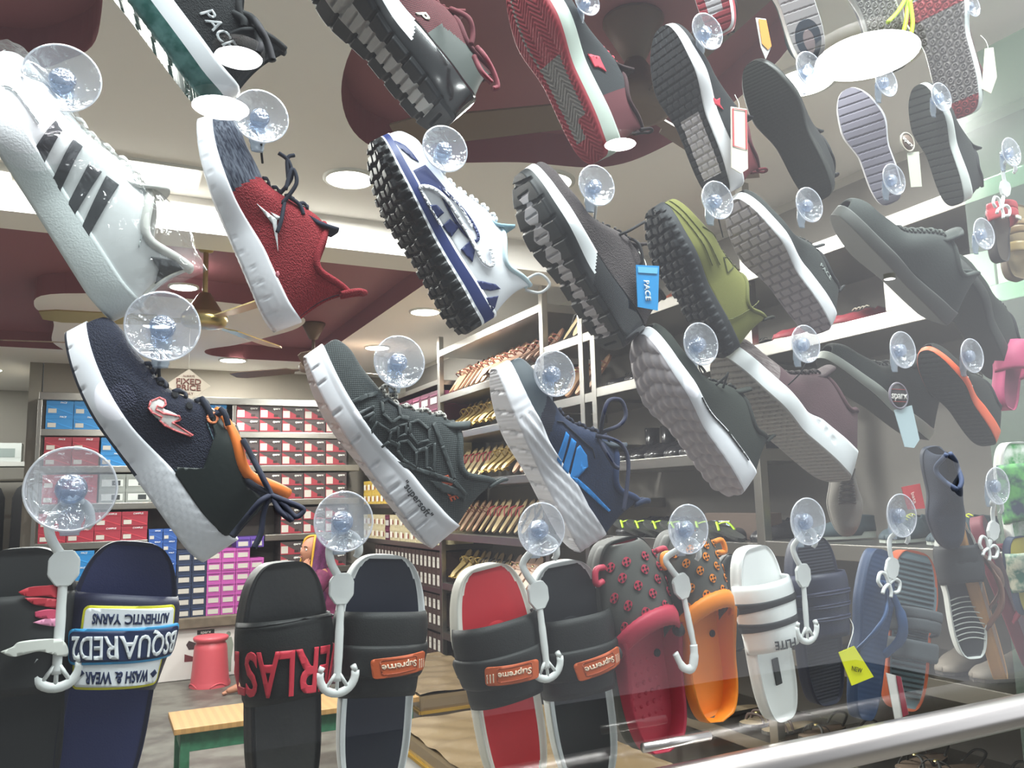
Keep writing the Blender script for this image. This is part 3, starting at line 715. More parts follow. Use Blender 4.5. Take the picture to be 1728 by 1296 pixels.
# ---- footwear standing on the right shelves
def loftshoe(name, label, cat, L, W, hts, mu, ms, heel=.018, op=.35, sole=.01, boot=0, group=None):
    """closed leather shoe: sole, upper with opening, heel block"""
    r = thing(name, label, cat, group=group); ns, nv = 22, 14
    def hw(t): u = abs(2 * t - 1); return W * (.72 + .28 * ss(.3, .7, t)) * max(0, 1 - u ** 2.8) ** .4
    V = []; Fc = []
    for i in range(ns + 1):
        t = i / ns; H = interp(hts, t)
        for j in range(nv + 1):
            a = pi * j / nv
            th = a
            sn = max(0, sin(th)); V.append((L * t, hw(t) * cos(th) * (1 - (.25 * sn if t < op else 0)), sole + .012 * (t < .3) + H * sn ** .75))
    for i in range(ns):
        t = (i + .5) / ns
        for j in range(nv):
            if t < op and .36 * nv < j + .5 < .64 * nv: continue
            a = i * (nv + 1) + j; Fc.append((a, a + nv + 1, a + nv + 2, a + 1))
    o = mesh_obj('upper', V, Fc, mu, r, solid=.003, soff=-1)
    V = []; Fc = []
    for i in range(ns + 1):
        t = i / ns; w = hw(t) * 1.04
        z0 = 0 if t > .32 or t < .0 else 0
        for y, z in ((w, z0), (w, sole + .012 * (t < .3)), (-w, sole + .012 * (t < .3)), (-w, z0)): V.append((L * t, y, z))
    for i in range(ns):
        for j in range(4): Fc.append((i * 4 + j, (i + 1) * 4 + j, (i + 1) * 4 + (j + 1) % 4, i * 4 + (j + 1) % 4))
    mesh_obj('sole', V, Fc, ms, r, smooth=False)
    if boot:
        V = []; Fc = []
        for k, (z, sx, sy) in enumerate(((.05, .040, .030), (.09, .036, .028), (boot, .040, .031))):
            for j in range(16): a = 2 * pi * j / 16; V.append((L * .17 + sx * cos(a), sy * sin(a), z))
        for k in range(2):
            for j in range(16): Fc.append((k * 16 + j, k * 16 + (j + 1) % 16, (k + 1) * 16 + (j + 1) % 16, (k + 1) * 16 + j))
        mesh_obj('shaft', V, Fc, mu, r, solid=.003)
    return r
def laced(r, L, h, m):
    tubes('laces', [[(L * (.40 + .06 * k), -.016, h - .004 * k), (L * (.41 + .06 * k), 0, h + .006 - .004 * k), (L * (.42 + .06 * k), .016, h - .004 * k)] for k in range(4)], .0018, m, r, 5, smooth=2); return r
def sandal(name, label, cat, L, W, ms, mi_, mst, kind=0, heel=.0, group=None):
    r = thing(name, label, cat, group=group); ns = 20; V = []; Fc = []
    def hw(t): u = abs(2 * t - 1); return W * (.74 + .26 * ss(.3, .7, t)) * max(0, 1 - u ** 2.8) ** .4
    def lift(t): return heel * (1 - ss(.1, .62, t)) + .004 * max(0, t - .8) * 5
    for i in range(ns + 1):
        t = i / ns; w = hw(t); z = lift(t)
        for y, zz_ in ((w, z), (w, z + .012), (0, z + .011), (-w, z + .012), (-w, z)): V.append((L * t, y, zz_))
    mi = []
    for i in range(ns):
        for j in range(5): Fc.append((i * 5 + j, (i + 1) * 5 + j, (i + 1) * 5 + (j + 1) % 5, i * 5 + (j + 1) % 5)); mi.append(1 if j in (1, 2) else 0)
    mesh_obj('sole', V, Fc, [ms, mi_], r, mi=mi, smooth=False)
    if heel > .02: lathe('heel', [(0, -.0), (.010, 0), (.013, heel)], ms, r, 12, loc=(L * .12, 0, 0))
    def arch(x0, x1, h): return [(x0, hw(x0 / L), .006 + lift(x0 / L)), ((x0 * .7 + x1 * .3), hw(x0 / L) * .6, h + lift(x0 / L)), ((x0 * .3 + x1 * .7), -hw(x1 / L) * .6, h + lift(x1 / L)), (x1, -hw(x1 / L), .006 + lift(x1 / L))]
    if kind == 0: tubes('strap', [arch(L * .60, L * .60, .040), arch(L * .72, L * .72, .034)], .006, mst, r, 6, flat=.4, smooth=5)
    elif kind == 1: tubes('strap', [[(L * .80, 0, .012), (L * .66, hw(.6) * .6, .03), (L * .48, hw(.5) * 1.0, .010)], [(L * .80, 0, .012), (L * .66, -hw(.6) * .6, .03), (L * .48, -hw(.5) * 1.0, .010)]], .006, mst, r, 6, flat=.5, smooth=5)
    else: tubes('strap', [arch(L * .55, L * .78, .038), arch(L * .78, L * .55, .038), [(L * .2, hw(.2), .02), (L * .02, hw(.2) * .7, .05), (L * .02, -hw(.2) * .7, .05), (L * .2, -hw(.2), .02)]], .005, mst, r, 6, flat=.4, smooth=5)
    if kind != 1:
        o = lathe('ornament', [(0, .006), (.008, .004), (.010, 0)], BRASS, r, 10, loc=(L * .66, 0, .040 + lift(.66)))
    return r
def copy_tree(o, parent=None):
    c = o.copy(); COL.objects.link(c); c.parent = parent
    for ch in list(o.children): copy_tree(ch, c)
    return c
blk = M('#1b1a1c', .22, coat=.4); bsole = M('#0f0f10', .6); brn_l = M('#5a2a1c', .3, coat=.3); gold = M('#9c8040', .3, metal=.6); goldp = M('#a08a58', .5)
lowH = ((0, .055), (.15, .058), (.35, .065), (.6, .045), (.85, .03), (1, .012)); hiH = ((0, .06), (.15, .06), (.35, .07), (.55, .055), (.85, .034), (1, .012))
def row(proto_fn, n, y0, dy, z, x=.03, rz=None, labf=None, group=None, jit=.0, tilt=0, first=[None]):
    p = proto_fn(); o = p
    for k in range(n):
        if k: o = copy_tree(p)
        a = (pi if rz is None else rz) + rb.uniform(-jit, jit)
        o.rotation_euler = (0, tilt, a); o.location = (RX + x, y0 + k * dy, z + .001); o['label'] = labf(k); o['category'] = 'shoe'; o['group'] = group
    return p
# bay of black formal shoes (YD..YC): toes out
def lab(txt, where): return lambda k: '%s, %s from window, %s' % (txt, ORD[k], where)
L_ = .27
row(lambda: laced(loftshoe('formal_shoe', 'x', 'shoe', L_, .044, lowH, blk, bsole), L_, .078, bsole), 7, YD + .12, .145, 1.965, .30, None, lab('black laced leather shoe', 'upper dark bay shelf'), 'laced black leather shoes', .12)
row(lambda: loftshoe('ankle_boot', 'x', 'shoe', L_, .045, hiH, blk, bsole, boot=.16), 8, YD + .10, .125, 1.61, .30, None, lab('black leather ankle boot', 'the middle dark bay shelf'), 'black ankle boots', .10)
row(lambda: loftshoe('slip_on_shoe', 'x', 'shoe', L_, .045, lowH, M('#222124', .35), bsole, op=.42), 8, YD + .10, .125, 1.275, .30, None, lab('black slip-on leather shoe', 'the lower dark bay shelf'), 'black slip-on shoes', .1)
row(lambda: laced(loftshoe('formal_shoe', 'x', 'shoe', L_, .044, lowH, brn_l, bsole), L_, .078, M('#3a1c12', .6)), 5, YD + .15, .19, 2.27, .30, None, lab('brown laced leather shoe', 'the top dark bay shelf'), 'brown laced shoes on the top shelf', .1)
row(lambda: loftshoe('slip_on_shoe', 'x', 'shoe', L_, .045, lowH, M('#2a2a2e', .5), bsole, op=.42), 7, YD + .12, .145, .94, .30, None, lab('dark grey slip-on shoe', 'the shelf under the dark bay'), 'dark slip-on shoes low down', .15)
# far bays with women's sandals
sk = [('gold sandal with crossed straps', gold, goldp, gold, 2, .03), ('tan flat sandal', M('#6f4c38', .6), M('#94755a', .6), M('#6e3a2c', .5), 0, .0), ('red flat sandal', M('#6f5c46', .6), M('#a8946c', .6), M('#a02834', .4), 1, .0), ('black thong sandal', M('#2a2624', .6), M('#8c7a5c', .6), M('#1e1c1c', .4), 1, .0), ('copper heeled sandal', M('#5c4236', .4), M('#8a6852', .5), M('#9a5a48', .35, metal=.3), 0, .045), ('pale pink pump', M('#c09a84', .5), M('#d8c0b0', .5), M('#c49a84', .4), 0, .02)]
def srow(ix, n, y0, dy, z, where, x=.26, tilt=-.5):
    nm, a, b, c_, kd, hl = sk[ix]
    row(lambda: sandal('sandal', 'x', 'sandal', .24, .040, a, b, c_, kd, hl), n, y0, dy, z, x, None, lambda k: '%s, %s from the front on the %s' % (nm, ORD[k], where), nm + 's on the ' + where, .18, tilt)
# tilt lifts the heel end at the back so soles face outward
def srow2(ix, n, y0, dy, z, where): 
    nm, a, b, c_, kd, hl = sk[ix]; p = sandal('sandal', 'x', 'sandal', .24, .040, a, b, c_, kd, hl); o = p
    for k in range(n):
        if k: o = copy_tree(p)
        o.rotation_euler = (0, -.95, pi + rb.uniform(-.2, .2)); o.location = (RX + .17, y0 + k * dy, z + .006)
        # toes up against the backboard, heels at the shelf edge
        o.rotation_euler = (0, -.95, rb.uniform(-.2, .2)); o.location = (RX + .045, y0 + k * dy, z + .014)
        tag(o, '%s, %s from the front, %s' % (nm, ORD[k], where), 'sandal', nm + 's on the ' + where)
srow2(4, 8, YB + .10, .10, 2.175, 'top sandal shelf'); srow2(1, 7, YB + .90, .09, 2.175, 'top sandal shelf')
srow2(0, 14, YB + .10, .10, 1.90, 'second sandal shelf')
srow2(1, 5, YB + .08, .10, 1.585, 'third sandal shelf'); srow2(0, 4, YB + .58, .10, 1.585, 'third sandal shelf'); srow2(2, 5, YB + .98, .10, 1.585, 'third sandal shelf')
srow2(3, 5, YB + .08, .10, 1.235, 'fourth sandal shelf'); srow2(2, 5, YB + .58, .10, 1.235, 'fourth sandal shelf'); srow2(1, 4, YB + 1.08, .10, 1.235, 'fourth sandal shelf')
srow2(5, 7, YB + .08, .10, .905, 'fifth sandal shelf'); srow2(3, 4, YB + .80, .10, .905, 'fifth sandal shelf'); srow2(0, 3, YB + 1.2, .10, .905, 'fifth sandal shelf')
srow2(3, 13, YB + .08, .105, .58, 'lowest sandal shelf')
srow2(1, 3, YC + .13, .10, 1.95, 'narrow middle bay'); srow2(3, 3, YC + .13, .10, 2.25, 'top of the narrow middle bay')
# nearest bay
row(lambda: laced(loftshoe('casual_shoe', 'x', 'shoe', L_, .046, lowH, M('#7a2630', .6), M('#c9c4bc', .6)), L_, .078, M('#d8d0c0', .6)), 2, YE + .86, .24, 1.985, .30, None, lab('maroon canvas shoe', 'the upper near bay shelf'), 'maroon canvas shoes', .3)
row(lambda: laced(loftshoe('casual_shoe', 'x', 'shoe', L_, .046, lowH, M('#2c3a40', .7), M('#9aa09a', .6)), L_, .078, M('#c9d22a', .6)), 4, YE + .35, .22, 1.29, .30, None, lab('dark trainer with lime laces', 'the middle near bay shelf'), 'dark trainers in the near bay', .3)
p = None
lg = M('#9cc21e', .5)
row(lambda: sandal('slipper', 'x', 'slipper', .2, .042, M('#1e201e', .6), M('#2a2c2a', .6), lg, 1, 0), 6, YD + .10, .125, 1.276, -.005, pi / 2, lab('black slipper with lime strap', 'front edge of lower dark bay'), 'lime strapped slippers', .2, -.3)
row(lambda: loftshoe('casual_shoe', 'x', 'shoe', L_, .046, lowH, M('#6a6258', .7), M('#3a3632', .6)), 5, YE + .25, .2, .93, .30, None, lab('grey brown walking shoe', 'the low near bay shelf'), 'grey brown walking shoes', .3)
row(lambda: sandal('sandal', 'x', 'sandal', .25, .044, M('#3a3632', .6), M('#6a5a4c', .6), M('#2a2a28', .6), 2, 0), 9, YE + .15, .13, .625, .27, None, lab('dark strapped sandal', 'the lowest near bay shelf'), 'dark strapped sandals in the near bay', .3)
row(lambda: sandal('sandal', 'x', 'sandal', .25, .044, M('#3a3632', .6), M('#8c7c64', .6), M('#4a3a34', .6), 0, 0), 7, YD + .1, .14, .605, .27, None, lab('brown strapped sandal', 'the lowest dark bay shelf'), 'brown strapped sandals low down', .3)
def loose(nm, label, loc, w, d, h, m, rz=0, cat='shoe box'):
    o = box(nm, -w / 2, w / 2, -d / 2, d / 2, 0, h, m, None, .002); o.location = loc; o.rotation_euler.z = rz; tag(o, label, cat); return o
loose('shoe_box', 'white open shoebox on the top near bay shelf', (RX + .14, 1.55, 1.982), .22, .30, .12, M('#d8d5cc', .6), .3)
loose('shoe_box', 'second white shoebox beside the open one on the near bay', (RX + .16, 1.20, 1.982), .22, .30, .14, M('#cfccc2', .6), -.2)
loose('shoe_box', 'brown shoebox on the top of the narrow middle bay', (RX + .27, YC + .22, 2.251), .22, .34, .12, M('#4a2a28', .6), 0)
t2 = thing('shoe_box', 'dark shoebox with white lettering behind the lime slippers', 'shoe box', (RX + .13, YD + .25, 1.277)); box('carton', -.04, .04, -.17, .17, 0, .10, M('#4a3c34', .6), t2, .002)
flat('lettering', text2d('FLITE', .05, .02), Matrix.Translation((-.042, .08, .05)) @ Matrix.Rotation(-pi / 2, 4, 'Z') @ Matrix.Rotation(pi / 2, 4, 'X'), M('#b8c8d8', .6), t2)

# ================================================================== FLOOR THINGS
# pink plastic stool
t = thing('stool', 'pink round plastic stool in front of the poster', 'stool', (.80, 6.90, FLOOR)); pkp = M('#c4525c', .4)
lathe('body', [(.150, .0), (.150, .006), (.142, .03), (.140, .045), (.133, .12), (.127, .20), (.122, .27), (.118, .30), (.108, .315), (.106, .33)], pkp, t, 40)
lathe('seat', [(.106, .325), (.124, .335), (.130, .350), (.128, .362), (.118, .368), (.05, .366), (0, .366)], pkp, t, 40)
for k in range(4):
    a = k * pi / 2 + pi / 4 - .45; tubes('foot_arch', [[(.146 * cos(a + u), .146 * sin(a + u), .004 + .028 * sin((u + .45) / .9 * pi)) for u in frange(-.45, .45, 9)]], .006, pkp, t, 6, smooth=0)
# green bench
t = thing('bench', 'wooden bench with tan plank top and green painted legs', 'bench', (.33, 4.10, FLOOR)); grn = M('#2b6247', .5, 'noise', 30, .3, var=.25)
box('seat_plank', 0, 1.15, 0, .36, .35, .375, M('#a07c4c', .45, 'ribs', 8, .1, var=.15), t, .004)
for y in (.03, .31): box('apron', .03, 1.12, y, y + .022, .265, .35, grn, t, .002)
for x in (.03, 1.085):
    box('apron', x + .005, x + .025, .03, .33, .265, .35, grn, t, .002)
    for y in (.025, .30): box('leg', x, x + .04, y, y + .04, 0, .35, grn, t, .003)
# brown wrapped counters
wrapm = M('#6f5e46', .28, 'noise', 10, .9, coat=.5); goldt = M('#b8923c', .3, metal=.6)
def wrapped(nm, label, x0, x1, y0, y1, h, side=None, cat='display bench'):
    t = thing(nm, label, cat, (x0, y0, FLOOR)); w, d = x1 - x0, y1 - y0; V = []; Fc = []; n, k = 40, 24; rr_ = random.Random(11)
    for i in range(n + 1):
        for j in range(k + 1):
            x, y = w * i / n, d * j / k; V.append((x, y, h + .004 * sin(x * 23 + y * 31) + .006 * sin(x * 9 - y * 17 + 1.3 * sin(y * 12))))
    for i in range(n):
        for j in range(k): a = i * (k + 1) + j; Fc.append((a, a + k + 1, a + k + 2, a + 1))
    mesh_obj('wrapped_cushion', V, Fc, wrapm, t); box('padding', .002, w - .002, .002, d - .002, h - .09, h - .008, wrapm, t, .02)
    if side: box('side_panel', .01, w - .01, .01, d - .01, 0, h - .10, side, t)
    for a in ((0, 0, 0, d), (w, w, 0, d)): box('edge_strip', a[0] - .008, a[1] + .008, a[2], a[3], h - .10, h - .085, goldt, t, .002)
    for y in (0, d): box('edge_strip', 0, w, y - .008, y + .008, h - .10, h - .085, goldt, t, .002)
    return t
wrapped('display_bench', 'low display bench wrapped in brown plastic with gold edge and white side', 1.24, 1.95, 2.55, 3.75, .36, M('#c9c7c4', .6))
wrapped('display_bench', 'farther brown plastic wrapped bench behind the gold edged one', 1.52, 2.05, 4.2, 5.3, .36, wrapm)
# steel handrail outside the window
c = onY(1490, 1250, .895); t = thing('handrail', 'thick polished steel handrail outside the window, bottom right', 'handrail', (1.5, .895, c.z))
tubes('rail', [[(-2.5, 0, 0), (2.5, 0, 0)]], .0250, CHROME, t, 24, smooth=0)
for x in (-2.2, 2.2): tubes('post', [[(x, 0, -.01), (x, 0, -(c.z + .019))]], .019, CHROME, t, 16, smooth=0)
c = onY(1150, 1250, .90); t = thing('glass_shelf_rod', 'thin shiny steel rod below the pink clog', 'rod', c); tubes('rod', [[(-.06, 0, 0), (.045, 0, 0)]], .006, CHROME, t, 12, smooth=0)
t.name = 'steel_rod'

# ---- left back corner: dark clothes and boxes
t = thing('clothes_rail', 'steel rail in the far left room holding dark clothes', 'rail', (-1.6, 8.4, 1.72)); tubes('bar', [[(-1.3, 0, 0), (1.1, 0, 0)]], .015, STEEL, t, 12, smooth=0)
for x in (-1.25, 1.05): tubes('post', [[(x, 0, 0), (x, 0, -(1.72 - FLOOR))]], .015, STEEL, t, 12, smooth=0)
gb = M('#16171a', .85, 'noise', 60, .3); gg = M('#1d2b22', .85, 'noise', 60, .3)
for k in range(9):
    x = -2.75 + .27 * k; V = []; Fc = []; n = 24
    for i, (z, w, d) in enumerate(((0, .02, .02), (-.04, .07, .05), (-.12, .10, .10), (-.5, .10, .16), (-1.0, .11, .20), (-1.25, .11, .21))):
        for j in range(n): a = 2 * pi * j / n; V.append((w * cos(a) * (1 + .12 * sin(5 * a + k)), d * sin(a) * (1 + .08 * sin(7 * a)), z))
    for i in range(5):
        for j in range(n): Fc.append((i * n + j, i * n + (j + 1) % n, (i + 1) * n + (j + 1) % n, (i + 1) * n + j))
    g_ = thing('garment', 'dark garment on the far left rail, %s from the left' % ORD[k], 'clothing', (x, 8.4, 1.69), group='dark clothes on the rail'); mesh_obj('cloth', V, Fc, gg if k % 3 == 0 else gb, g_, solid=.004)
    tubes('hanger_hook', [[(0, 0, -.02), (0, 0, .02), (.006, .012, .045), (0, .02, .03)]], .003, M('#c9a84a', .3, metal=.5), g_, 6, smooth=4)
sh2 = box('wall_shelf', -2.6, -.6, 8.7, 9.0, 1.86, 1.90, M('#c9cac6', .5)); tag(sh2, 'white high shelf in the far left room', 'shelf')
for k in range(6):
    t3 = thing('carton', 'white carton with grey print on the far left high shelf, %s from the left' % ORD[k], 'box', (-2.3 + .30 * k, 8.72, 1.901), group='white cartons on the high shelf'); box('carton_body', -.13, .13, 0, .2, 0, .17, M('#c4cac8', .6), t3, .002); box('print', -.08, .08, -.002, 0, .04, .12, M('#8a9694', .6), t3)
t3 = thing('shop_sign', 'small dark box sign with white lettering near the far left ceiling', 'sign', (-1.05, 8.3, 2.12)); box('board', -.16, .16, 0, .06, -.06, .06, M('#3a2a28', .5), t3); stxt(t3, 'sparx', .07, 0, 0, M('#e6ded4', .6), .02, -.003)
tubes('thread', [[(0, .03, .06), (0, .03, CEIL - 2.12)]], .003, M('#8a8a86', .6), t3, 5, smooth=0)

# ================================================================== PERSON
def skin(name, pts, edges, rad, m, parent, sub=2, root=0):
    me = bpy.data.meshes.new(name); me.from_pydata([tuple(p) for p in pts], edges, []); me.materials.append(m)
    o = bpy.data.objects.new(name, me); COL.objects.link(o); o.parent = parent
    md = o.modifiers.new('skin', 'SKIN'); md.use_smooth_shade = True
    for i, v in enumerate(me.skin_vertices[0].data): v.radius = (rad[i], rad[i]) if not isinstance(rad[i], tuple) else rad[i]; v.use_root = (i == root)
    s_ = o.modifiers.new('smooth', 'SUBSURF'); s_.levels = sub; s_.render_levels = sub
    return o
sk_ = M('#a8735a', .6); 
stl = box('seat_box', 1.44, 1.85, 6.42, 6.80, FLOOR, .43, M('#4a2c38', .6), None, .01); tag(stl, 'low plum padded box the person sits on', 'seat')
# facing left (-x), head resting on the right hand
per = thing('person', 'person in purple headscarf and yellow patterned trousers sitting, cheek in hand', 'person', (1.60, 6.6, FLOOR))
B = [(0, 0, .47), (-.01, 0, .62), (-.02, 0, .76), (-.05, 0, .845), (-.07, 0, .885),  # 0-4 spine, neck
     (-.03, -.09, .455), (-.42, -.11, .46), (-.52, -.10, .26), (-.585, -.10, .075), (-.66, -.105, .038), (-.735, -.105, .022),  # near leg 5-10
     (-.03, .09, .455), (-.40, .10, .45), (-.44, .10, .26), (-.46, .10, .075), (-.53, .105, .038), (-.60, .105, .022),          # far leg 11-16
     (-.03, -.15, .79), (-.20, -.19, .60), (-.17, -.15, .79), (-.15, -.12, .86),                                                 # near arm 17-20 hand to cheek
     (-.03, .15, .79), (-.12, .20, .60), (-.26, .10, .50), (-.30, .05, .49)]                                                     # far arm 21-24
Eg = [(0, 1), (1, 2), (2, 3), (3, 4), (0, 5), (5, 6), (6, 7), (7, 8), (8, 9), (9, 10), (0, 11), (11, 12), (12, 13), (13, 14), (14, 15), (15, 16), (2, 17), (17, 18), (18, 19), (19, 20), (2, 21), (21, 22), (22, 23), (23, 24)]
Rd = [.13, .125, .13, .05, .045, .09, .065, .05, .036, .032, .018, .09, .065, .05, .036, .032, .018, .055, .042, .032, .024, .055, .042, .032, .022]
skin('body', B, Eg, Rd, sk_, per)
# fingers of the cheek hand and toes
hb = Vector((-.15, -.12, .86))
for k, (l, dy) in enumerate(((.052, .0), (.060, .014), (.058, .028), (.046, .041))):
    a = hb + Vector((.012 - .012 * k, -.004, .010)); skin('finger', [a, a + Vector((-.010, .018, l * .45)), a + Vector((-.004, .034, l * .85)), a + Vector((.008, .040, l * 1.1))], [(0, 1), (1, 2), (2, 3)], [.0095, .009, .0085, .007], sk_, per, 1)
skin('thumb', [hb + Vector((.012, .006, -.004)), hb + Vector((.022, .022, .012)), hb + Vector((.020, .034, .030))], [(0, 1), (1, 2)], [.011, .010, .008], sk_, per, 1)
for s0 in ((-.735, -.105, .022), (-.60, .105, .022)):
    for k in range(5): a = Vector(s0) + Vector((-.002 + .006 * abs(k - 1), -.030 + .014 * k, -.002)); skin('toe', [a, a + Vector((-.020, 0, -.003)), a + Vector((-.034 + .004 * k, 0, -.006))], [(0, 1), (1, 2)], [.010, .009, .007], sk_, per, 1)
# head: egg with brow, nose, mouth, ear
def headmesh():
    V = []; Fc = []; nu, nv = 40, 30
    for i in range(nv + 1):
        ph = pi * i / nv
        for j in range(nu):
            th = 2 * pi * j / nu; d = Vector((sin(ph) * cos(th), sin(ph) * sin(th), cos(ph)))
            r = Vector((.092, .074, .112)); f = -d.x      # face towards -x
            p = Vector((d.x * r.x, d.y * r.y, d.z * r.z))
            if p.z < 0: p.y *= 1 - .30 * (p.z / -.112) ** 1.2; p.x *= 1 - .10 * (-p.z / .112)
            if f > .3:
                nose = math.exp(-((p.y / .013) ** 2)) * max(0, 1 - abs(p.z + .022) / .034); p.x -= .022 * nose
                brow = math.exp(-((p.z - .022) / .012) ** 2) * math.exp(-((abs(p.y) - .028) / .022) ** 2); p.x -= .005 * brow
                eye = math.exp(-((p.z - .004) / .012) ** 2) * math.exp(-((abs(p.y) - .030) / .014) ** 2); p.x += .008 * eye
                lip = math.exp(-((p.z + .058) / .010) ** 2) * math.exp(-(p.y / .024) ** 2); p.x -= .006 * lip
                chin = math.exp(-((p.z + .095) / .018) ** 2) * math.exp(-(p.y / .03) ** 2); p.x -= .010 * chin
            V.append(p)
    for i in range(nv):
        for j in range(nu): Fc.append((i * nu + j, (i + 1) * nu + j, (i + 1) * nu + (j + 1) % nu, i * nu + (j + 1) % nu))
    return V, Fc
V, Fc = headmesh(); HM = Matrix.Translation((-.105, -.01, .985)) @ Matrix.Rotation(.25, 4, 'Y') @ Matrix.Rotation(.45, 4, 'Z')
o = mesh_obj('head', V, Fc, sk_, per, merge=1e-5); o.matrix_basis = HM
for sg in (-1, 1):
    e = lathe('eye', [(0, .0095), (.006, .007), (.0095, 0), (.006, -.007), (0, -.0095)], M('#e8e2da', .3), o, 14, loc=(-.078, sg * .030, .004)); e2 = lathe('pupil', [(0, .004), (.004, 0), (0, -.004)], M('#1a1210', .2), o, 10, loc=(-.0865, sg * .030, .004))
    tubes('eyebrow', [[(-.092, sg * .014, .022), (-.091, sg * .030, .027), (-.082, sg * .044, .022)]], .003, M('#241a16', .8), o, 6, smooth=3)
tubes('lips', [[(-.088, -.020, -.056), (-.098, 0, -.056), (-.088, .020, -.056)]], .004, M('#8a4a42', .6), o, 6, smooth=3)
# headscarf draped over head and shoulders
pur = M('#5a1c50', .75, 'noise', 40, .4, var=.3); gol = M('#c99a2c', .5)
V = []; Fc = []; prof = [(.0, .122), (.05, .114), (.085, .085), (.100, .03), (.103, -.03), (.106, -.09), (.125, -.15), (.175, -.22), (.20, -.34), (.20, -.46)]
nj = 33
for i, (r_, z) in enumerate(prof):
    for j in range(nj):
        a = -2.15 + 4.3 * j / (nj - 1); w = 1 + .05 * sin(9 * a + i); V.append((r_ * cos(a) * w * (1 if i < 7 else .75) + .012, r_ * sin(a) * w * .92, z))
for i in range(len(prof) - 1):
    for j in range(nj - 1): a = i * nj + j; Fc.append((a, a + 1, a + nj + 1, a + nj))
o = mesh_obj('headscarf', V, Fc, pur, per, merge=1e-5, solid=.004); o.matrix_basis = Matrix.Translation((-.098, -.01, .985)) @ Matrix.Rotation(.12, 4, 'Y') @ Matrix.Rotation(.35, 4, 'Z')
ed = [Vector(V[i * nj]) for i in range(1, 7)][::-1] + [Vector(V[0])] + [Vector(V[i * nj + nj - 1]) for i in range(1, 7)]
tubes('scarf_border', [ed], .009, gol, o, 8, smooth=3)
# tunic and trousers
yel = M('#a89a28', .8, 'noise', 14, .3, col2='#2f3a1c')
def sleeve(name, pts, rads, m, n=18):
    q = smooth_path(pts, 5); rr = [interp([(i / (len(rads) - 1), r_) for i, r_ in enumerate(rads)], k / (len(q) - 1)) * (1 + .05 * sin(k * 1.7)) for k in range(len(q))]
    v, f = tube_vf(q, rr, n); return mesh_obj(name, v, f[:-2], m, per, solid=.003)
sleeve('tunic', [(.02, 0, .40), (0, 0, .5), (-.01, 0, .64), (-.02, 0, .76), (-.04, 0, .84)], [.19, .185, .165, .16, .07], M('#6a2048', .8, 'noise', 30, .3, var=.3), 24)
sleeve('trouser_leg', [(0, -.08, .455), (-.39, -.11, .465), (-.47, -.10, .38), (-.53, -.10, .23), (-.58, -.10, .10)], [.11, .088, .080, .074, .066], yel)
sleeve('trouser_leg', [(0, .08, .455), (-.37, .10, .455), (-.43, .10, .38), (-.445, .10, .23), (-.46, .10, .10)], [.11, .088, .080, .074, .066], yel)
sleeve('tunic_sleeve', [(-.03, -.12, .80), (-.12, -.175, .70), (-.20, -.19, .60), (-.185, -.165, .69)], [.075, .062, .055, .045], M('#6a2048', .8, 'noise', 30, .3, var=.3))
sleeve('tunic_sleeve', [(-.03, .12, .80), (-.08, .19, .70), (-.12, .20, .60), (-.20, .14, .54)], [.075, .062, .055, .045], M('#6a2048', .8, 'noise', 30, .3, var=.3))

def zz(ox, oy, k, pts): return [(ox + a / k, oy + b / k) for a, b in pts]
def Z5(p): return zz(500, 430, 2.88, p)
def Z4(p): return zz(0, 430, 2.88, p)
def Z1(p): return zz(0, 0, 2.88, p)
def Z2(p): return zz(550, 0, 2.88, p)
def Z3(p): return zz(1128, 0, 2.88, p)

# ================================================================== SUCTION CUPS
def cup(px, py, h, label, tab=1, lean=0):
    c = onY(px, py, G + .001); Zc = -(RM.transposed() @ (c - C0)).z; R = h * Zc / F / 2
    t = thing('suction_cup', label, 'suction cup', c, group='clear suction cups on the window')
    prof = [(R, .0006), (R * 1.0, .0016), (R * .97, .0026), (R * .80, .0050), (R * .60, .0085), (R * .42, .0115), (R * .30, .0135), (R * .2, .0138)]
    inner = [(R * .2, .0118), (R * .40, .0098), (R * .58, .0070), (R * .78, .0036), (R * .96, .0010), (R, .0006)]
    lathe('cup_skirt', prof + inner, CUPM, t, 48, axis='y')
    tubes('rim', [[(R * cos(a), .0016, R * sin(a)) for a in frange(0, 2 * pi, 49)[:-1]]], R * .030, RIMM, t, 6, smooth=0, closed=True)
    lathe('knob', [(0, .001), (R * .30, .0015), (R * .36, .006), (R * .30, .010), (R * .27, .013), (R * .31, .016), (R * .31, .0195), (R * .24, .021), (R * .1, .0205), (0, .0195)], KNOB, t, 28, axis='y')
    if tab:
        d = Vector((sin(lean), 0, -cos(lean)))
        tubes('neck', [[Vector((0, .020, 0)), Vector((0, .021, 0)) + d * R * .5, Vector((0, .022, 0)) + d * R * .95, Vector((0, .021, 0)) + d * R * 1.12]], [R * .30, R * .31, R * .25, R * .22], TABM, t, 14, flat=.30, smooth=4, up=(0, 1, 0))
    return t
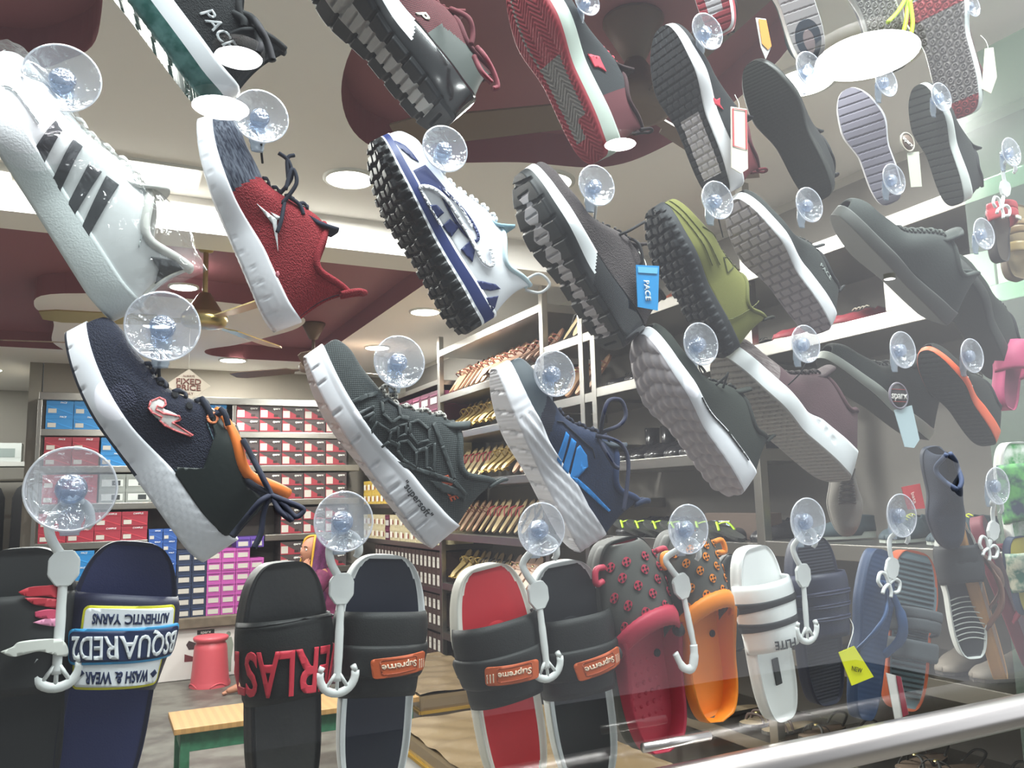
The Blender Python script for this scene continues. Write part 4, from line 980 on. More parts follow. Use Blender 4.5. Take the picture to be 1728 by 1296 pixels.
CW = [
 (105, 130, 118, 'large clear suction cup at the toe of the white striped trainer in the bag'),
 (275, 550, 118, 'clear suction cup right above the navy and orange running shoe'),
 (440, 195, 92, 'clear suction cup just above the red and navy knitted trainer'),
 (675, 610, 88, 'clear suction cup above the grey hexagon patterned running shoe'),
 (752, 250, 80, 'clear suction cup above the white and navy leather trainer'),
 (937, 630, 78, 'clear suction cup above the navy running shoe with light blue bars'),
 (1008, 312, 70, 'bright clear suction cup above the grey and maroon air sole trainer'),
 (1212, 337, 66, 'clear suction cup beside the toe of the olive green shoe'),
 (1184, 580, 72, 'clear suction cup above the black shoe with the bumpy white sole'),
 (1361, 580, 64, 'clear suction cup below the trainer with ribbed lilac sole'),
 (1367, 345, 60, 'clear suction cup at the heel of the plain black shoe'),
 (1195, 52, 64, 'clear suction cup above the black shoe carrying a red framed price tag'),
 (1368, 116, 62, 'clear suction cup in front of the bright ceiling light at upper right'),
 (1497, 137, 52, 'small clear suction cup below the big oval light'),
 (1590, 163, 50, 'small clear suction cup against the grey honeycomb sole'),
 (1510, 302, 54, 'small clear suction cup over the heel of the ribbed grey sole'),
 (1525, 590, 62, 'clear suction cup above the round hanging price tag'),
 (1642, 600, 58, 'clear suction cup beside the orange soled black shoe'),
 (1662, 394, 54, 'clear suction cup below the small red sandal'),
 (1708, 256, 50, 'clear suction cup at far right holding the white double loop hook'),
 (1642, 8, 40, 'small clear suction cup at the top edge on the right'),
 (992, 2, 48, 'clear suction cup at the top edge beside the red soled trainer'),
]
for a, b, h, l in CW: cup(a, b, h, l)
CH = [
 (120, 825, 140, 'largest clear suction cup, holding the hook between the two left slides'),
 (581, 880, 100, 'clear suction cup over the hook between the two black slides'),
 (915, 893, 88, 'clear suction cup over the hook between the red and the dark slide'),
 (1163, 893, 82, 'clear suction cup over the hook in front of the orange clog'),
 (1365, 880, 78, 'clear suction cup over the navy slide on the right'),
 (1523, 870, 72, 'clear suction cup over the blue flip-flop'),
 (1685, 820, 62, 'clear suction cup over the maroon flip-flop at far right'),
]
for a, b, h, l in CH: cup(a, b, h, l, tab=1)

# ================================================================== PLASTIC HOOKS
def hook(cx, cy, plate, bottom, label, kind='anchor', d=.024):
    A = onY(cx, cy, G + d - .008); P = onY(*plate, G + d); B = onY(*bottom, G + d)
    t = thing('display_hook', label, 'hook', P, group='white plastic display hooks')
    Ax, Bx = A - P, B - P; dn = (Bx).normalized(); sd = dn.cross(Vector((0, 1, 0))); sd = -sd if sd.x < 0 else sd
    r = .0052; u = -dn
    def L2(a, b, y=0): return sd * a + dn * b + Vector((0, y, 0))
    top = Ax
    tubes('stem', [[L2(0, -.004), L2(0, .02), Bx * .6, Bx]], [r, r * .9, r, r * .9], HANG, t, 10, flat=.55, smooth=6, up=(0, 1, 0))
    w = .0145; pl = [(-w, -.008), (-w * .55, -.017), (w * .55, -.017), (w, -.008), (w, .008), (w * .45, .019), (-w * .45, .019), (-w, .008)]
    bm = bmesh.new(); f = bm.faces.new([bm.verts.new(L2(a, b, -.003)) for a, b in pl]); ex = bmesh.ops.extrude_face_region(bm, geom=[f]); bmesh.ops.translate(bm, vec=(0, .006, 0), verts=[v for v in ex['geom'] if isinstance(v, bmesh.types.BMVert)])
    bmesh.ops.recalc_face_normals(bm, faces=bm.faces); bmesh.ops.bevel(bm, geom=bm.edges[:], offset=.001, segments=2, affect='EDGES'); bm_obj('plate', bm, HANG, t)
    tubes('arm', [[L2(-.002, -.010), L2(-.013, -.028), L2(-.016, -.044), top + Vector((-.012, 0, .002)), top + Vector((0, -.001, .012))]], r * .95, HANG, t, 10, flat=.6, smooth=6, up=(0, 1, 0))
    tubes('hook_tip', [[top + Vector((0, -.001, .012)), top + Vector((.013, -.001, .004)), top + Vector((.017, 0, -.010)), top + Vector((.014, .003, -.018))]], [r, r, r * .95, r * .8], HANG, t, 10, flat=.6, smooth=6, up=(0, 1, 0))
    if kind == 'anchor':
        R = .021; arc = [Bx + sd * (R * cos(a)) + dn * (R * sin(a) - .008) for a in frange(-.15, pi + .15, 15)]
        tubes('anchor', [arc], .0050, HANG, t, 10, flat=.6, smooth=0, up=(0, 1, 0))
        tubes('brace', [[Bx + sd * -.012 + dn * .006, Bx - dn * .012], [Bx + sd * .012 + dn * .006, Bx - dn * .012], [Bx - dn * .014, Bx + dn * .011]], .0022, HANG, t, 8, smooth=0)
        tubes('prong', [[arc[0], arc[0] - dn * .006 - sd * .003], [arc[-1], arc[-1] - dn * .006 + sd * .003]], .0036, HANG, t, 8, smooth=0)
    elif kind == 'u':
        tubes('anchor', [[Bx - dn * .006, Bx + dn * .012 - sd * .004, Bx + dn * .024 - sd * .012, Bx + dn * .018 - sd * .026, Bx - dn * .004 - sd * .034]], [.0065, .0075, .007, .006, .005], HANG, t, 10, flat=.5, smooth=6, up=(0, 1, 0))
    else:
        for sg in (-1, 1):
            tubes('loop', [[Bx, Bx + sd * sg * .012 - dn * .012, Bx + sd * sg * .024 - dn * .010, Bx + sd * sg * .025 + dn * .004, Bx + sd * sg * .016 + dn * .010]], .003, HANG, t, 8, smooth=6)
            tubes('loop', [[Bx, Bx + sd * sg * .008 + dn * .010, Bx + sd * sg * .010 + dn * .020]], .003, HANG, t, 8, smooth=4)
    return t
hook(122, 862, (108, 957), (95, 1138), 'white hook between the winged slide and the navy lettered slide')
hook(582, 915, (576, 992), (569, 1150), 'translucent white hook between the red lettered slide and the white rimmed one')
hook(920, 922, (908, 1003), (923, 1128), 'white hook between the red slide and the dark slide beside it')
hook(1163, 925, (1150, 988), (1172, 1095), 'white hook clasping the orange clog', 'u')
hook(1362, 905, (1355, 970), (1362, 1068), 'white hook hanging over the navy slide')
hook(1520, 900, (1505, 958), (1500, 985), 'white double loop hook above the blue flip-flop', 'loops')
hook(1680, 850, (1676, 895), (1668, 925), 'white double loop hook above the brown leather flip-flop', 'loops')
hook(1704, 275, (1696, 318), (1690, 350), 'white double loop hook above the small red sandal', 'loops')

# ================================================================== HANGING TRAINERS
GREYL = M('#b9b2b4', .6); BLK = M('#1b1c1f', .5); BLKG = M('#151618', .18, coat=.4); NAVY = M('#1a2038', .75, 'knit', 420, .6)
BLACKKNIT = M('#1e2023', .8, 'knit', 500, .5, var=.3); CORD = M('#1b2133', .8, 'noise', 900, .3)
OFFW = M('#e9ebe8', .5); RUB = M('#26282a', .6)

# white striped trainer in its bag
s = Shoe('trainer', 'white trainer with four black stripes wrapped in a clear bag, at far left', (-62, 118), (188, 541), .055, .055, -8, L=.285, W=.054,
         th=((0, .036), (.5, .034), (1, .032)), spring=.012, H=((0, .062), (.25, .078), (.42, .068), (.66, .047), (1, .032)),
         solem=M('#dfe6e6', .5, 'noise', 500, .3), treadm=M('#cfd6d5', .6), tread=t_ribs(.006, .001, .001), upm=M('#eef1f1', .35, 'leather', 60, .2), lin_m=M('#cfcdc6', .9), solefn=lambda k, t, q, x, z: 1 if k == 'b' else 0)
for p in ([(62, 268), (100, 218), (112, 232), (76, 292)], [(90, 313), (128, 246), (143, 257), (103, 330)], [(115, 352), (152, 285), (174, 296), (128, 367)], [(139, 389), (181, 302), (202, 317), (150, 404)]):
    s.ppoly('stripe', [p], M('#22262b', .6), .0012)
s.ppoly('heel_patch', [[(258, 440), (300, 450), (318, 468), (300, 492), (268, 490), (275, 468)]], M('#1b1e22', .55, 'leather', 90, .3), .002)
s.collar(M('#dcdcd6', .8), .005); s.tongue(M('#e5e5e0', .7), .012, .024)
s.laces(M('#f2f2ee', .8), 5, r=.0026)
s.pstroke('seam', [[(0, 160), (30, 165), (75, 225)], [(225, 300), (250, 345), (235, 420)]], .0012, M('#c9d0d0', .6))
# film bag loosely following the shoe
V = []; Fc = []; rnd = random.Random(3)
for i in range(41):
    t = i / 40
    for j in range(33):
        th = pi * j / 32; tt = max(.01, min(.99, t)); p = s.S(tt, th) ; n = Vector((0, cos(th), sin(th)))
        fold = .0012 * sin(i * 1.3 + j * .7) + .0010 * sin(i * .9 - j * 1.7) + rnd.uniform(-.0007, .0007)
        V.append(p + n * (.004 + fold) + Vector((.010 * (t - .5) * 2, 0, .022 * max(0, sin(th)) * max(0, .5 - t))))
for i in range(40):
    for j in range(32): a = i * 33 + j; Fc.append((a, a + 33, a + 34, a + 1)[::-1])
V2 = []
film = mesh_obj('plastic_bag', V, Fc, FILM, None, sub=1); film.matrix_world = s.root.matrix_world; film.name = 'plastic_bag'
tag(film, 'clear crinkled plastic bag around the white striped trainer', 'plastic bag')

# red and navy knit
mel = M('#1c2236', .85, 'melange', 300, .5, col2='#5c6270'); red = M('#a51d2b', .8, 'knit', 430, .8, var=.35)
s = Shoe('trainer', 'red and navy knitted trainer with white sole and small white emblem', (335, 205), (463, 560), .06, .06, -12, th=((0, .037), (.3, .034), (.6, .024), (1, .02)), spring=.022,
         solem=WHITE, upm=red, mats=(mel,), lin_m=M('#1a1f30', .9), upfn=lambda t, zf, x, z, sd: 1 if t > .615 + (z - .03) * 1.15 else 0,
         sidefn=lambda t, q: -.0012 if frac(t * 14 + .3 * q) < .08 and q < .45 else (.0006 * sin(t * 900) * sin(q * 90) if t < .35 and .3 < q < .8 else 0), tread=t_flex)
s.ppoly('emblem', [Z1([(1248, 1000), (1345, 1075), (1352, 1228), (1325, 1095)]), Z1([(1315, 1040), (1368, 1066), (1345, 1078)])], M('#f2f2f4', .4), .0012)
s.ppoly('emblem', [Z4([(1340, 85), (1352, 80), (1360, 95), (1350, 112), (1338, 102)])], M('#d8808c', .5))
s.collar(M('#93202c', .85, 'knit', 500, .6), .0045); s.heeltab(red, .018, .020, .004); s.tongue(M('#1c2236', .9), .006)
s.laces(CORD, 4, .46, .62, .34, .0026); s.cord(CORD, [[(470, 330, .03), (492, 300, .02), (487, 272, .02), (470, 258, .02)], [(486, 300, .02), (485, 268, .02), (497, 262, .02)], [(480, 340, .02), (475, 370, .015), (468, 392, .015)], [(484, 330, .02), (505, 345, .02), (512, 362, .02)], [(475, 345, .02), (500, 310, .015), (493, 285, .015), (482, 320, .015)]], .0026)

# white and navy leather trainer
nv = M('#1d2b63', .5, 'leather', 200, .2); wl = M('#f0f1f6', .38, 'leather', 160, .15)
s = Shoe('trainer', 'white and navy leather trainer with chunky black lugged sole', (628, 240), (792, 562), .06, .06, -2, W=.052, H=((0, .078), (.22, .096), (.4, .088), (.72, .056), (.9, .044), (1, .036)), th=((0, .044), (.4, .036), (.7, .028), (1, .022)), spring=.026,
         solem=BLK, treadm=BLK, upm=wl, mats=(M('#f4f4f8', .4), M('#21316e', .45)), fine=True, tread=t_lug, solefn=lambda k, t, q, x, z: 1 if k == 'b' else (0 if q < .42 else (2 if q < .55 or q > .86 else 3)),
         sidefn=lambda t, q: (.004 if frac(t * 22) < .55 else -.001) * (1 if q < .38 else 0), lin_m=M('#dfe3ea', .8))
s.ppoly('toe_overlay', [[(648, 247), (656, 238), (668, 237), (682, 248), (692, 262), (702, 280), (690, 272), (676, 256), (660, 250)]], nv)
s.ppoly('side_overlay', [[(690, 296), (712, 285), (724, 300), (745, 324), (752, 340), (735, 328), (716, 326), (698, 322)]], nv)
s.pstroke('side_overlay', [[(735, 322), (765, 345), (792, 372), (806, 398), (800, 408), (780, 392), (752, 356), (737, 332)]], .004, nv, True)
s.pstroke('trim', [[(742, 326), (772, 352), (796, 384)]], .004, M('#f6f6fa', .35))
s.pstroke('trim', [[(712, 395), (694, 345), (700, 325), (725, 328), (755, 352), (790, 400), (812, 440), (830, 448), (826, 420)]], .0045, M('#f6f6fa', .35), th=.003)
for p in ([(718, 352), (730, 351), (744, 363), (734, 372), (720, 370)], [(743, 384), (755, 372), (772, 385), (760, 401)], [(776, 422), (790, 408), (800, 424), (796, 443)]): s.ppoly('side_bar', [p], nv, .0014)
s.ppoly('heel_overlay', [[(802, 473), (815, 474), (838, 480), (850, 490), (830, 491), (812, 487), (805, 493), (808, 482)], [(791, 501), (847, 501), (842, 517), (820, 534), (808, 548), (800, 530)]], nv)
s.collar(M('#cfe3ec', .7), .004); s.tongue(M('#9fc6d8', .7), .014); s.laces(M('#f2f3f7', .7), 5, r=.003, d=.36)
p0 = s.S(0, s.thr(0)); s.bow(M('#e9e9ea', .7), [[p0 + Vector((.01, 0, -.006)), p0 + Vector((.008, .010, .016)), p0 + Vector((-.012, .012, .022)), p0 + Vector((-.016, .004, .006)), p0 + Vector((-.002, 0, -.010))]], .0022, 'pull_tab')

# grey and maroon air-sole trainer
s = Shoe('trainer', 'grey trainer with maroon toe and black and white air sole', (875, 292), (1050, 588), .06, .06, 4, W=.051, th=((0, .046), (.4, .036), (.7, .026), (1, .02)), spring=.03,
         solem=M('#eceef0', .4), treadm=M('#26282a', .5), mats=(BLKG, GREYL), fine=True, tread=t_pods,
         solefn=lambda k, t, q, x, z: ((3 if abs(q) < .30 + .12 * sin(x * 200) and .1 < t < .9 else 1) if k == 'b' else (2 if t < .42 + .12 * (q - .5) else (1 if q < .30 else 0))),
         upm=M('#4b4446', .85, 'knit', 420, .8, var=.4), upfn=lambda t, zf, x, z, sd: 3 if t > .66 else (1 if t < .26 and zf < .55 else 0), lin_m=M('#32292a', .9))
s.upper_o.data.materials[1] = M('#37393a', .5, 'mesh', 300, .3); s.upper_o.data.materials[2] = M('#7c2830', .7, 'knit', 500, .5)
s.upper_o.data.materials.clear()
for m_ in (M('#564c4d', .85, 'knit', 420, .8, var=.4), M('#303231', .5), M('#303231', .5), M('#7c2830', .7), M('#2a2425', .9)): s.upper_o.data.materials.append(m_)
s.collar(M('#3a3536', .9), .004); s.tongue(M('#463e3f', .85), .012); s.laces(M('#2c2a2c', .8), 5, r=.0022)
s.cord(M('#2c2a2c', .8), [[(1062, 402, .04), (1078, 412, .03), (1084, 440, .03), (1070, 452, .04)], [(1040, 398, .04), (1060, 390, .03), (1088, 374, .03)]])
# olive shoe
ol = M('#7a7a3c', .85, 'noise', 900, .3, var=.15)
s = Shoe('casual_shoe', 'olive green suede shoe with black lugged sole and raised crest', (1098, 352), (1222, 603), .06, .06, -6, W=.052, th=((0, .030), (.5, .024), (1, .020)), spring=.024, flare=1.04,
         solem=M('#23262a', .7), treadm=M('#1d2024', .7), fine=True, tread=t_lug, upm=ol, lin_m=M('#3c3d24', .9), H=((0, .088), (.25, .094), (.62, .072), (1, .042)),
         sidefn=lambda t, q: .003 if frac(t * 20) < .5 and q < .5 else 0)
s.pstroke('seam', [Z3([(0, 960), (100, 1130), (200, 1296)]), Z3([(20, 950), (130, 1130), (240, 1290)]), [(1180, 385), (1225, 410), (1258, 440), (1290, 470)], [(1170, 500), (1225, 540), (1290, 505)]], .0012, M('#5d5f2e', .8))
s.pstroke('crest', [zz(1028, 430, 2.469, [(472, 12), (505, 5), (528, 45), (490, 75)])], .0016, M('#3f4322', .7), True, 0); s.collar(M('#6d6e38', .8), .004); s.laces(M('#4d4e2a', .8), 5, r=.0026, d=.2); s.heeltab(M('#25261c', .8))
# ribbed white sole trainer
s = Shoe('trainer', 'dark grey trainer with blocky lilac white sole facing the street', (1232, 340), (1392, 560), .06, .06, 10, W=.050, th=((0, .034), (.35, .030), (.6, .022), (1, .02)), spring=.03,
         solem=M('#ececf0', .5), treadm=M('#a79fa6', .7), fine=True, tread=t_blocks(.0155, .020, .003, .004), upm=M('#2c302e', .85, 'knit', 500, .5), lin_m=DARK)
s.ppoly('side_overlay', [zz(1300, 300, 4.037, [(165, 700), (280, 715), (320, 800), (440, 860), (455, 980), (400, 960), (290, 850)])], M('#30393a', .7))
s.uptext('lettering', 'PACE', .015, .075, .070, 0, M('#9aa09c', .6)); s.collar(DARK, .004); s.tongue(M('#2a2d2b', .8)); s.laces(M('#232624', .8)); s.heeltab(M('#1d1f1e', .8))

# navy and orange runner
nk = M('#161d38', .8, 'knit', 460, .9, var=.35); syn = M('#16211f', .45, 'leather', 120, .2); orr = M('#f07f2e', .6)
s = Shoe('running_shoe', 'navy running shoe with orange collar and white lightning emblem', (112, 562), (345, 948), .055, .06, -8, W=.051, th=((0, .042), (.3, .036), (.6, .026), (1, .024)), spring=.022,
         solem=WHITE, treadm=M('#2a2f3e', .7), solefn=lambda k, t, q, x, z: 1 if (k == 'b' or (q < .10 and t > .42)) else 0, upm=nk, mats=(syn,), lin_m=M('#1a1f33', .9),
         sidefn=lambda t, q: (.0009 * sin((t * 40 + q * 9) * 3.2) if t < .42 and q < .85 else (-.003 if frac(t * 13) < .10 and q < .25 and t > .4 else 0)),
         rim=((0, .98), (.21, .66), (.47, 1.0)), H=((0, .074), (.25, .090), (.46, .074), (.70, .045), (.9, .035), (1, .032)))
s.ppoly('side_panel', [[(352, 690), (362, 735), (352, 765), (343, 790), (300, 788), (296, 800), (330, 850), (370, 905), (400, 905), (440, 880), (455, 860), (440, 842), (415, 820), (402, 790), (404, 740), (398, 706), (372, 692)]], syn, .0014)
lt = Z4([(725, 745), (735, 715), (775, 700), (800, 712), (806, 732), (790, 747), (765, 737), (760, 755), (800, 775), (870, 785), (878, 800), (838, 815), (938, 878), (925, 882), (850, 852), (800, 828), (778, 805), (790, 790), (740, 768)])
s.ppoly('emblem', [lt], M('#e9e6e2', .45), .0012); s.pstroke('emblem_outline', [lt], .0016, M('#f0787a', .5), True, 0, .0018)
s.pstroke('seam', [Z4([(850, 1040), (960, 1150), (1100, 1195), (1180, 1215)]), Z4([(1080, 1060), (1190, 1215)]), Z4([(1005, 820), (1060, 960)])], .0010, M('#33505a', .6))
s.collar(orr, .0062); s.collar(M('#252a3c', .8), .0035, 'collar_lining').location = (.004, -.002, -.006)
s.tongue(M('#1a1f33', .9), .008, .018, .02)
for e in (Z4([(1028, 797)])[0], Z4([(1110, 832)])[0]):
    c = s.px([e])[0]; ring = [(c[0] + .0055 * cos(a), c[1] + .0045 * sin(a)) for a in frange(0, 2 * pi, 19)[:-1]]
    s.poly('eyelet', stroke2d(ring, .0022, True), M('#f08a5a', .5), .002, .003)
for e in (Z4([(775, 620)])[0], Z4([(848, 683)])[0], Z4([(918, 738)])[0]):
    c = s.px([e])[0]; s.poly('eyelet', [[(c[0] + .004 * cos(a), c[1] + .003 * sin(a)) for a in frange(0, 2 * pi, 13)[:-1]]], M('#0a0c12', .9), .0014, .003)
s.laces(CORD, 4, .50, .72, .30, .0028)
s.cord(CORD, [[(340, 672, .03), (352, 690, .02), (356, 705, .02)], [(372, 690, .02), (380, 700, .015), (385, 718, .015)], [(410, 742, .015), (440, 800, .0), (455, 830, 0), (458, 838, 0)],
              [(455, 832, .0), (430, 820, .01), (415, 808, .02)], [(457, 836, 0), (440, 845, -.005), (420, 868, 0), (402, 890, .01), (390, 905, .01)],
              [(457, 836, 0), (480, 845, -.01), (505, 855, -.01), (512, 862, -.01), (498, 872, -.01), (480, 852, -.01), (462, 838, 0)],
              [(460, 838, 0), (472, 862, -.01), (492, 878, -.01), (484, 868, -.01), (470, 845, 0)], [(452, 840, 0), (444, 870, 0), (440, 900, .0), (428, 925, .0)]], .0033)
# grey hexagon runner
gm = M('#4f5657', .75, 'mesh', 420, .9, col2='#2c3132'); gs = M('#3d4344', .6)
s = Shoe('running_shoe', 'grey running shoe with hexagon overlay and speckled laces', (512, 602), (728, 925), .06, .06, -8, W=.051, th=((0, .044), (.3, .038), (.6, .028), (1, .026)), spring=.024,
         solem=M('#e9e8ee', .5), treadm=M('#cdc8cb', .6), upm=gm, lin_m=M('#2a2e2f', .9), tread=t_flex,
         sidefn=lambda t, q: (-.004 if frac(t * 15) < .08 and q < .5 and t > .12 else (.0006 * sin(t * 1100) * sin(q * 60) if t < .4 and .2 < q < .6 else (.0015 if q > .72 else 0))))
hx = [[(400, 720), (440, 705), (490, 740), (492, 790), (450, 815), (405, 775)], [(345, 870), (375, 815), (445, 860), (440, 905), (400, 935), (345, 895)], [(540, 820), (580, 808), (635, 850), (635, 900), (580, 918), (540, 870)],
      [(490, 910), (530, 903), (575, 955), (575, 1030), (510, 992), (485, 950)], [(480, 835), (520, 823), (520, 870), (482, 886)], [(285, 775), (360, 742), (362, 768), (300, 802)], [(622, 935), (660, 915), (660, 1050), (625, 1030)]]
s.pstroke('hexagon_overlay', [Z5(h) for h in hx], .0038, gs, True, 0, .0022)
s.pstroke('hexagon_overlay', [Z5([(240, 730), (330, 690), (380, 680)]), Z5([(360, 770), (345, 815)]), Z5([(445, 860), (485, 840)]), Z5([(520, 850), (545, 850)]), Z5([(440, 905), (488, 925)]), Z5([(492, 790), (535, 800)]), Z5([(575, 955), (625, 940)]), Z5([(400, 935), (480, 1010), (640, 1060), (760, 1100), (830, 1180)]), Z5([(660, 820), (700, 930), (760, 1090)])], .0052, gs, False, 0, .002)
s.ppoly('heel_overlay', [Z5([(640, 1095), (700, 1105), (790, 1140), (835, 1185), (830, 1215), (780, 1175), (700, 1150)])], M('#353b3c', .6), .0016)
s.ppoly('lettering_base', [], gs) if 0 else None
c = s.px([(752, 826)])[0]; s.uptext('lettering', 'PACE', .0155, c[0], .064, .16, M('#d0603f', .5), .03, .3)
c = s.px([(716, 838)], .01)[0]; s.soletext('lettering', '"supersoft"', .0125, c[0], .024, 0, M('#26282c', .6), .01)
spk = M('#2c2b2c', .8, 'mesh', 260, .3, col2='#d8d4cc')
s.collar(M('#3d4445', .85, 'mesh', 420, .6), .0045); s.tongue(M('#454b4c', .8), .010); s.laces(spk, 5, .42, .66, .32, .0030); s.heeltab(gs)
s.cord(spk, [[(640, 660, .03), (652, 650, .02), (665, 655, .02), (668, 672, .03)], [(655, 672, .03), (665, 650, .03), (672, 645, .03)]], .0028)
# navy with blue bars
sl = M('#3b444c', .6); su = M('#1e2f50', .85, 'noise', 500, .6, var=.4); bl = M('#2288d8', .5)
s = Shoe('running_shoe', 'navy running shoe with light blue slanted bars and long dark laces', (830, 622), (976, 932), .06, .06, -8, W=.050, th=((0, .046), (.3, .040), (.6, .030), (1, .024)), spring=.022,
         solem=M('#eceaf0', .5), tread=t_flex, upm=su, mats=(sl, M('#1f2440', .8, 'mesh', 420, .8, col2='#0f1222')), lin_m=M('#1c2236', .9),
         upfn=lambda t, zf, x, z, sd: 1 if t > .70 + .1 * zf else (2 if t > .60 + .12 * zf else 0), sidefn=lambda t, q: .0016 * sin((q * 2.6 + t * 7 + (.6 - t) * 2 * q) * 2 * pi) if t < .75 else .0004 * sin(t * 900))
s.ppoly('side_bar', [Z5([(1290, 860), (1307, 878), (1280, 1027), (1253, 1005)]), Z5([(1320, 890), (1345, 910), (1315, 1065), (1288, 1040)]), Z5([(1365, 925), (1400, 975), (1407, 1030), (1385, 1032), (1375, 1000), (1357, 1085), (1325, 1080), (1350, 940)]), Z5([(1325, 1078), (1357, 1083), (1420, 1138), (1530, 1250), (1522, 1258), (1400, 1150)])], bl, .0014)
s.pstroke('seam', [Z5([(1245, 812), (1275, 815), (1430, 945), (1440, 990)])], .0014, M('#141a2c', .7), False, 0)
s.collar(M('#22355a', .9), .005); s.tongue(M('#343d48', .7), .012); s.laces(M('#1e2338', .85), 5, .40, .64, .34, .0030); s.heeltab(su, .012, .016, .004)
s.cord(M('#1e2338', .85), [[(1012, 742, .02), (1018, 700, .0), (1028, 676, 0), (1048, 676, 0), (1056, 700, 0), (1045, 718, .0), (1020, 728, .01), (1008, 738, .02)], [(1005, 735, .01), (1030, 740, 0), (1050, 752, 0), (1060, 778, .0), (1058, 820, 0), (1052, 862, 0)], [(1010, 738, .01), (1022, 762, .0), (1036, 785, .0), (1044, 790, 0)]], .0030)
# bumpy white sole
s = Shoe('trainer', 'black green trainer with bumpy wavy white sole', (1074, 566), (1246, 834), .06, .06, 6, W=.052, th=((0, .040), (.3, .034), (.6, .022), (1, .018)), spring=.036, solem=M('#f0f0f6', .5), treadm=M('#aaa2a6', .65), fine=True, tread=t_scallop,
         upm=M('#20261f', .85, 'noise', 600, .4), lin_m=DARK)
s.pstroke('rib', [[(1158 + k * 14, 688 + k * 8), (1150 + k * 16, 730 + k * 10), (1162 + k * 16, 765 + k * 8)] for k in range(6)], .0028, M('#262e24', .8), th=.003)
s.collar(M('#1b1f1b', .85), .004); s.tongue(M('#20251f', .85)); s.laces(M('#191c1a', .8), 5, r=.0024); s.heeltab(M('#1b1f1b', .85), .014)
s.cord(M('#191c1a', .8), [[(1208, 650, .03), (1225, 635, .02), (1228, 630, .02), (1220, 655, .03)], [(1190, 628, .03), (1186, 622, .03), (1175, 610, .03)]], .0018)
# mauve chunky
s = Shoe('trainer', 'dull mauve trainer with thick stepped white and grey sole', (1205, 606), (1425, 812), .115, .115, 6, W=.050, th=((0, .046), (.35, .040), (.5, .03), (.75, .028), (1, .028)), spring=.03, solem=M('#eef0f2', .45), treadm=M('#a39d98', .6), fine=True, tread=t_ribs(.009, .003, .003),
         solefn=lambda k, t, q, x, z: 1 if k == 'b' else (1 if q < .12 else 0), sidefn=lambda t, q: -.003 * ss(.04, .0, abs(q - .55 - .3 * ss(.2, .45, t))) if t < .48 else 0, upm=M('#5a4045', .85, 'knit', 500, .4, var=.2), lin_m=DARK, mats=(M('#6a5b5a', .85, 'melange', 300, .5, col2='#8d8280'),),
         upfn=lambda t, zf, x, z, sd: 1 if t > .74 else 0)
s.collar(M('#54393e', .9), .004); s.tongue(M('#4a3a3c', .8)); s.laces(M('#3d3436', .8), 6, r=.0026, d=.34)

# ---- top row
s = Shoe('running_shoe', 'black running shoe with white midsole and clear green sole, at the top', (98, -215), (352, 184), .06, .06, -10, W=.050, th=((0, .042), (.4, .040), (1, .034)), spring=.03, solem=M('#e9ebf0', .5), treadm=M('#0d4a44', .3), tread=t_flex,
         mats=(M('#1b4f4a', .22, 'noise', 60, .4, coat=.25, col2='#4d7572'),), solefn=lambda k, t, q, x, z: 1 if k == 'b' else (2 if q < .5 else 0), upm=M('#15181c', .85, 'knit', 500, .5), lin_m=DARK, sidefn=lambda t, q: -.002 * ss(.04, 0, abs(q - .74)))
c = s.px([(368, 55)])[0]; s.uptext('lettering', 'PACE', .020, c[0], c[1], 0, M('#b9bcc0', .4), .02, .2)
s.collar(DARK, .004); s.tongue(M('#111417', .8)); s.laces(M('#15181b', .8), 5, r=.0026)
s.cord(M('#14171b', .8), [[(385, 5, .03), (402, 20, .02), (425, 30, .01), (440, 50, .0), (452, 75, 0), (460, 103, 0)], [(388, 20, .02), (410, 32, .01), (412, 45, .01)], [(390, 60, .02), (412, 52, .01), (432, 55, .01), (440, 78, 0), (436, 90, 0)]], .0042)
s = Shoe('running_shoe', 'maroon running shoe with glossy black and white cushioned sole, at the top', (505, -118), (762, 208), .065, .065, 12, W=.054, th=((0, .050), (.35, .044), (.6, .032), (1, .026)), spring=.03, heelb=.012, solem=BLKG, treadm=M('#2a2c2f', .5), mats=(M('#e8e9ec', .35), M('#a9a7a4', .5), M('#38403c', .6)), fine=True, tread=t_pods,
         solefn=lambda k, t, q, x, z: ((3 if abs(q) < .36 and .10 < t < .97 else 1) if k == 'b' else (2 if t > .42 - .1 * (1 - q) and q > .25 else 0)), upm=M('#7a2630', .8, 'mesh', 360, .6, col2='#3a1218'), upfn=lambda t, zf, x, z, sd: 3 if t < .34 and zf < .75 - t * 1.1 else 0, lin_m=M('#3b1a1e', .9))
c = s.px([(712, 22)])[0]; s.uptext('emblem', 'P', .022, c[0], c[1], 0, M('#d8d6c8', .4), .03, .4)
s.collar(M('#57222a', .85), .004); s.tongue(M('#6a232c', .8)); s.laces(M('#6a2a33', .8), 5, r=.0026)
s.cord(M('#6a2a33', .8), [[(760, 15, .03), (790, 30, .01), (798, 55, .01), (795, 75, .01)], [(805, 80, .01), (818, 95, .0), (832, 120, 0), (840, 145, .0), (832, 150, .0)], [(800, 95, .01), (812, 120, .0), (830, 140, 0)]], .0034)
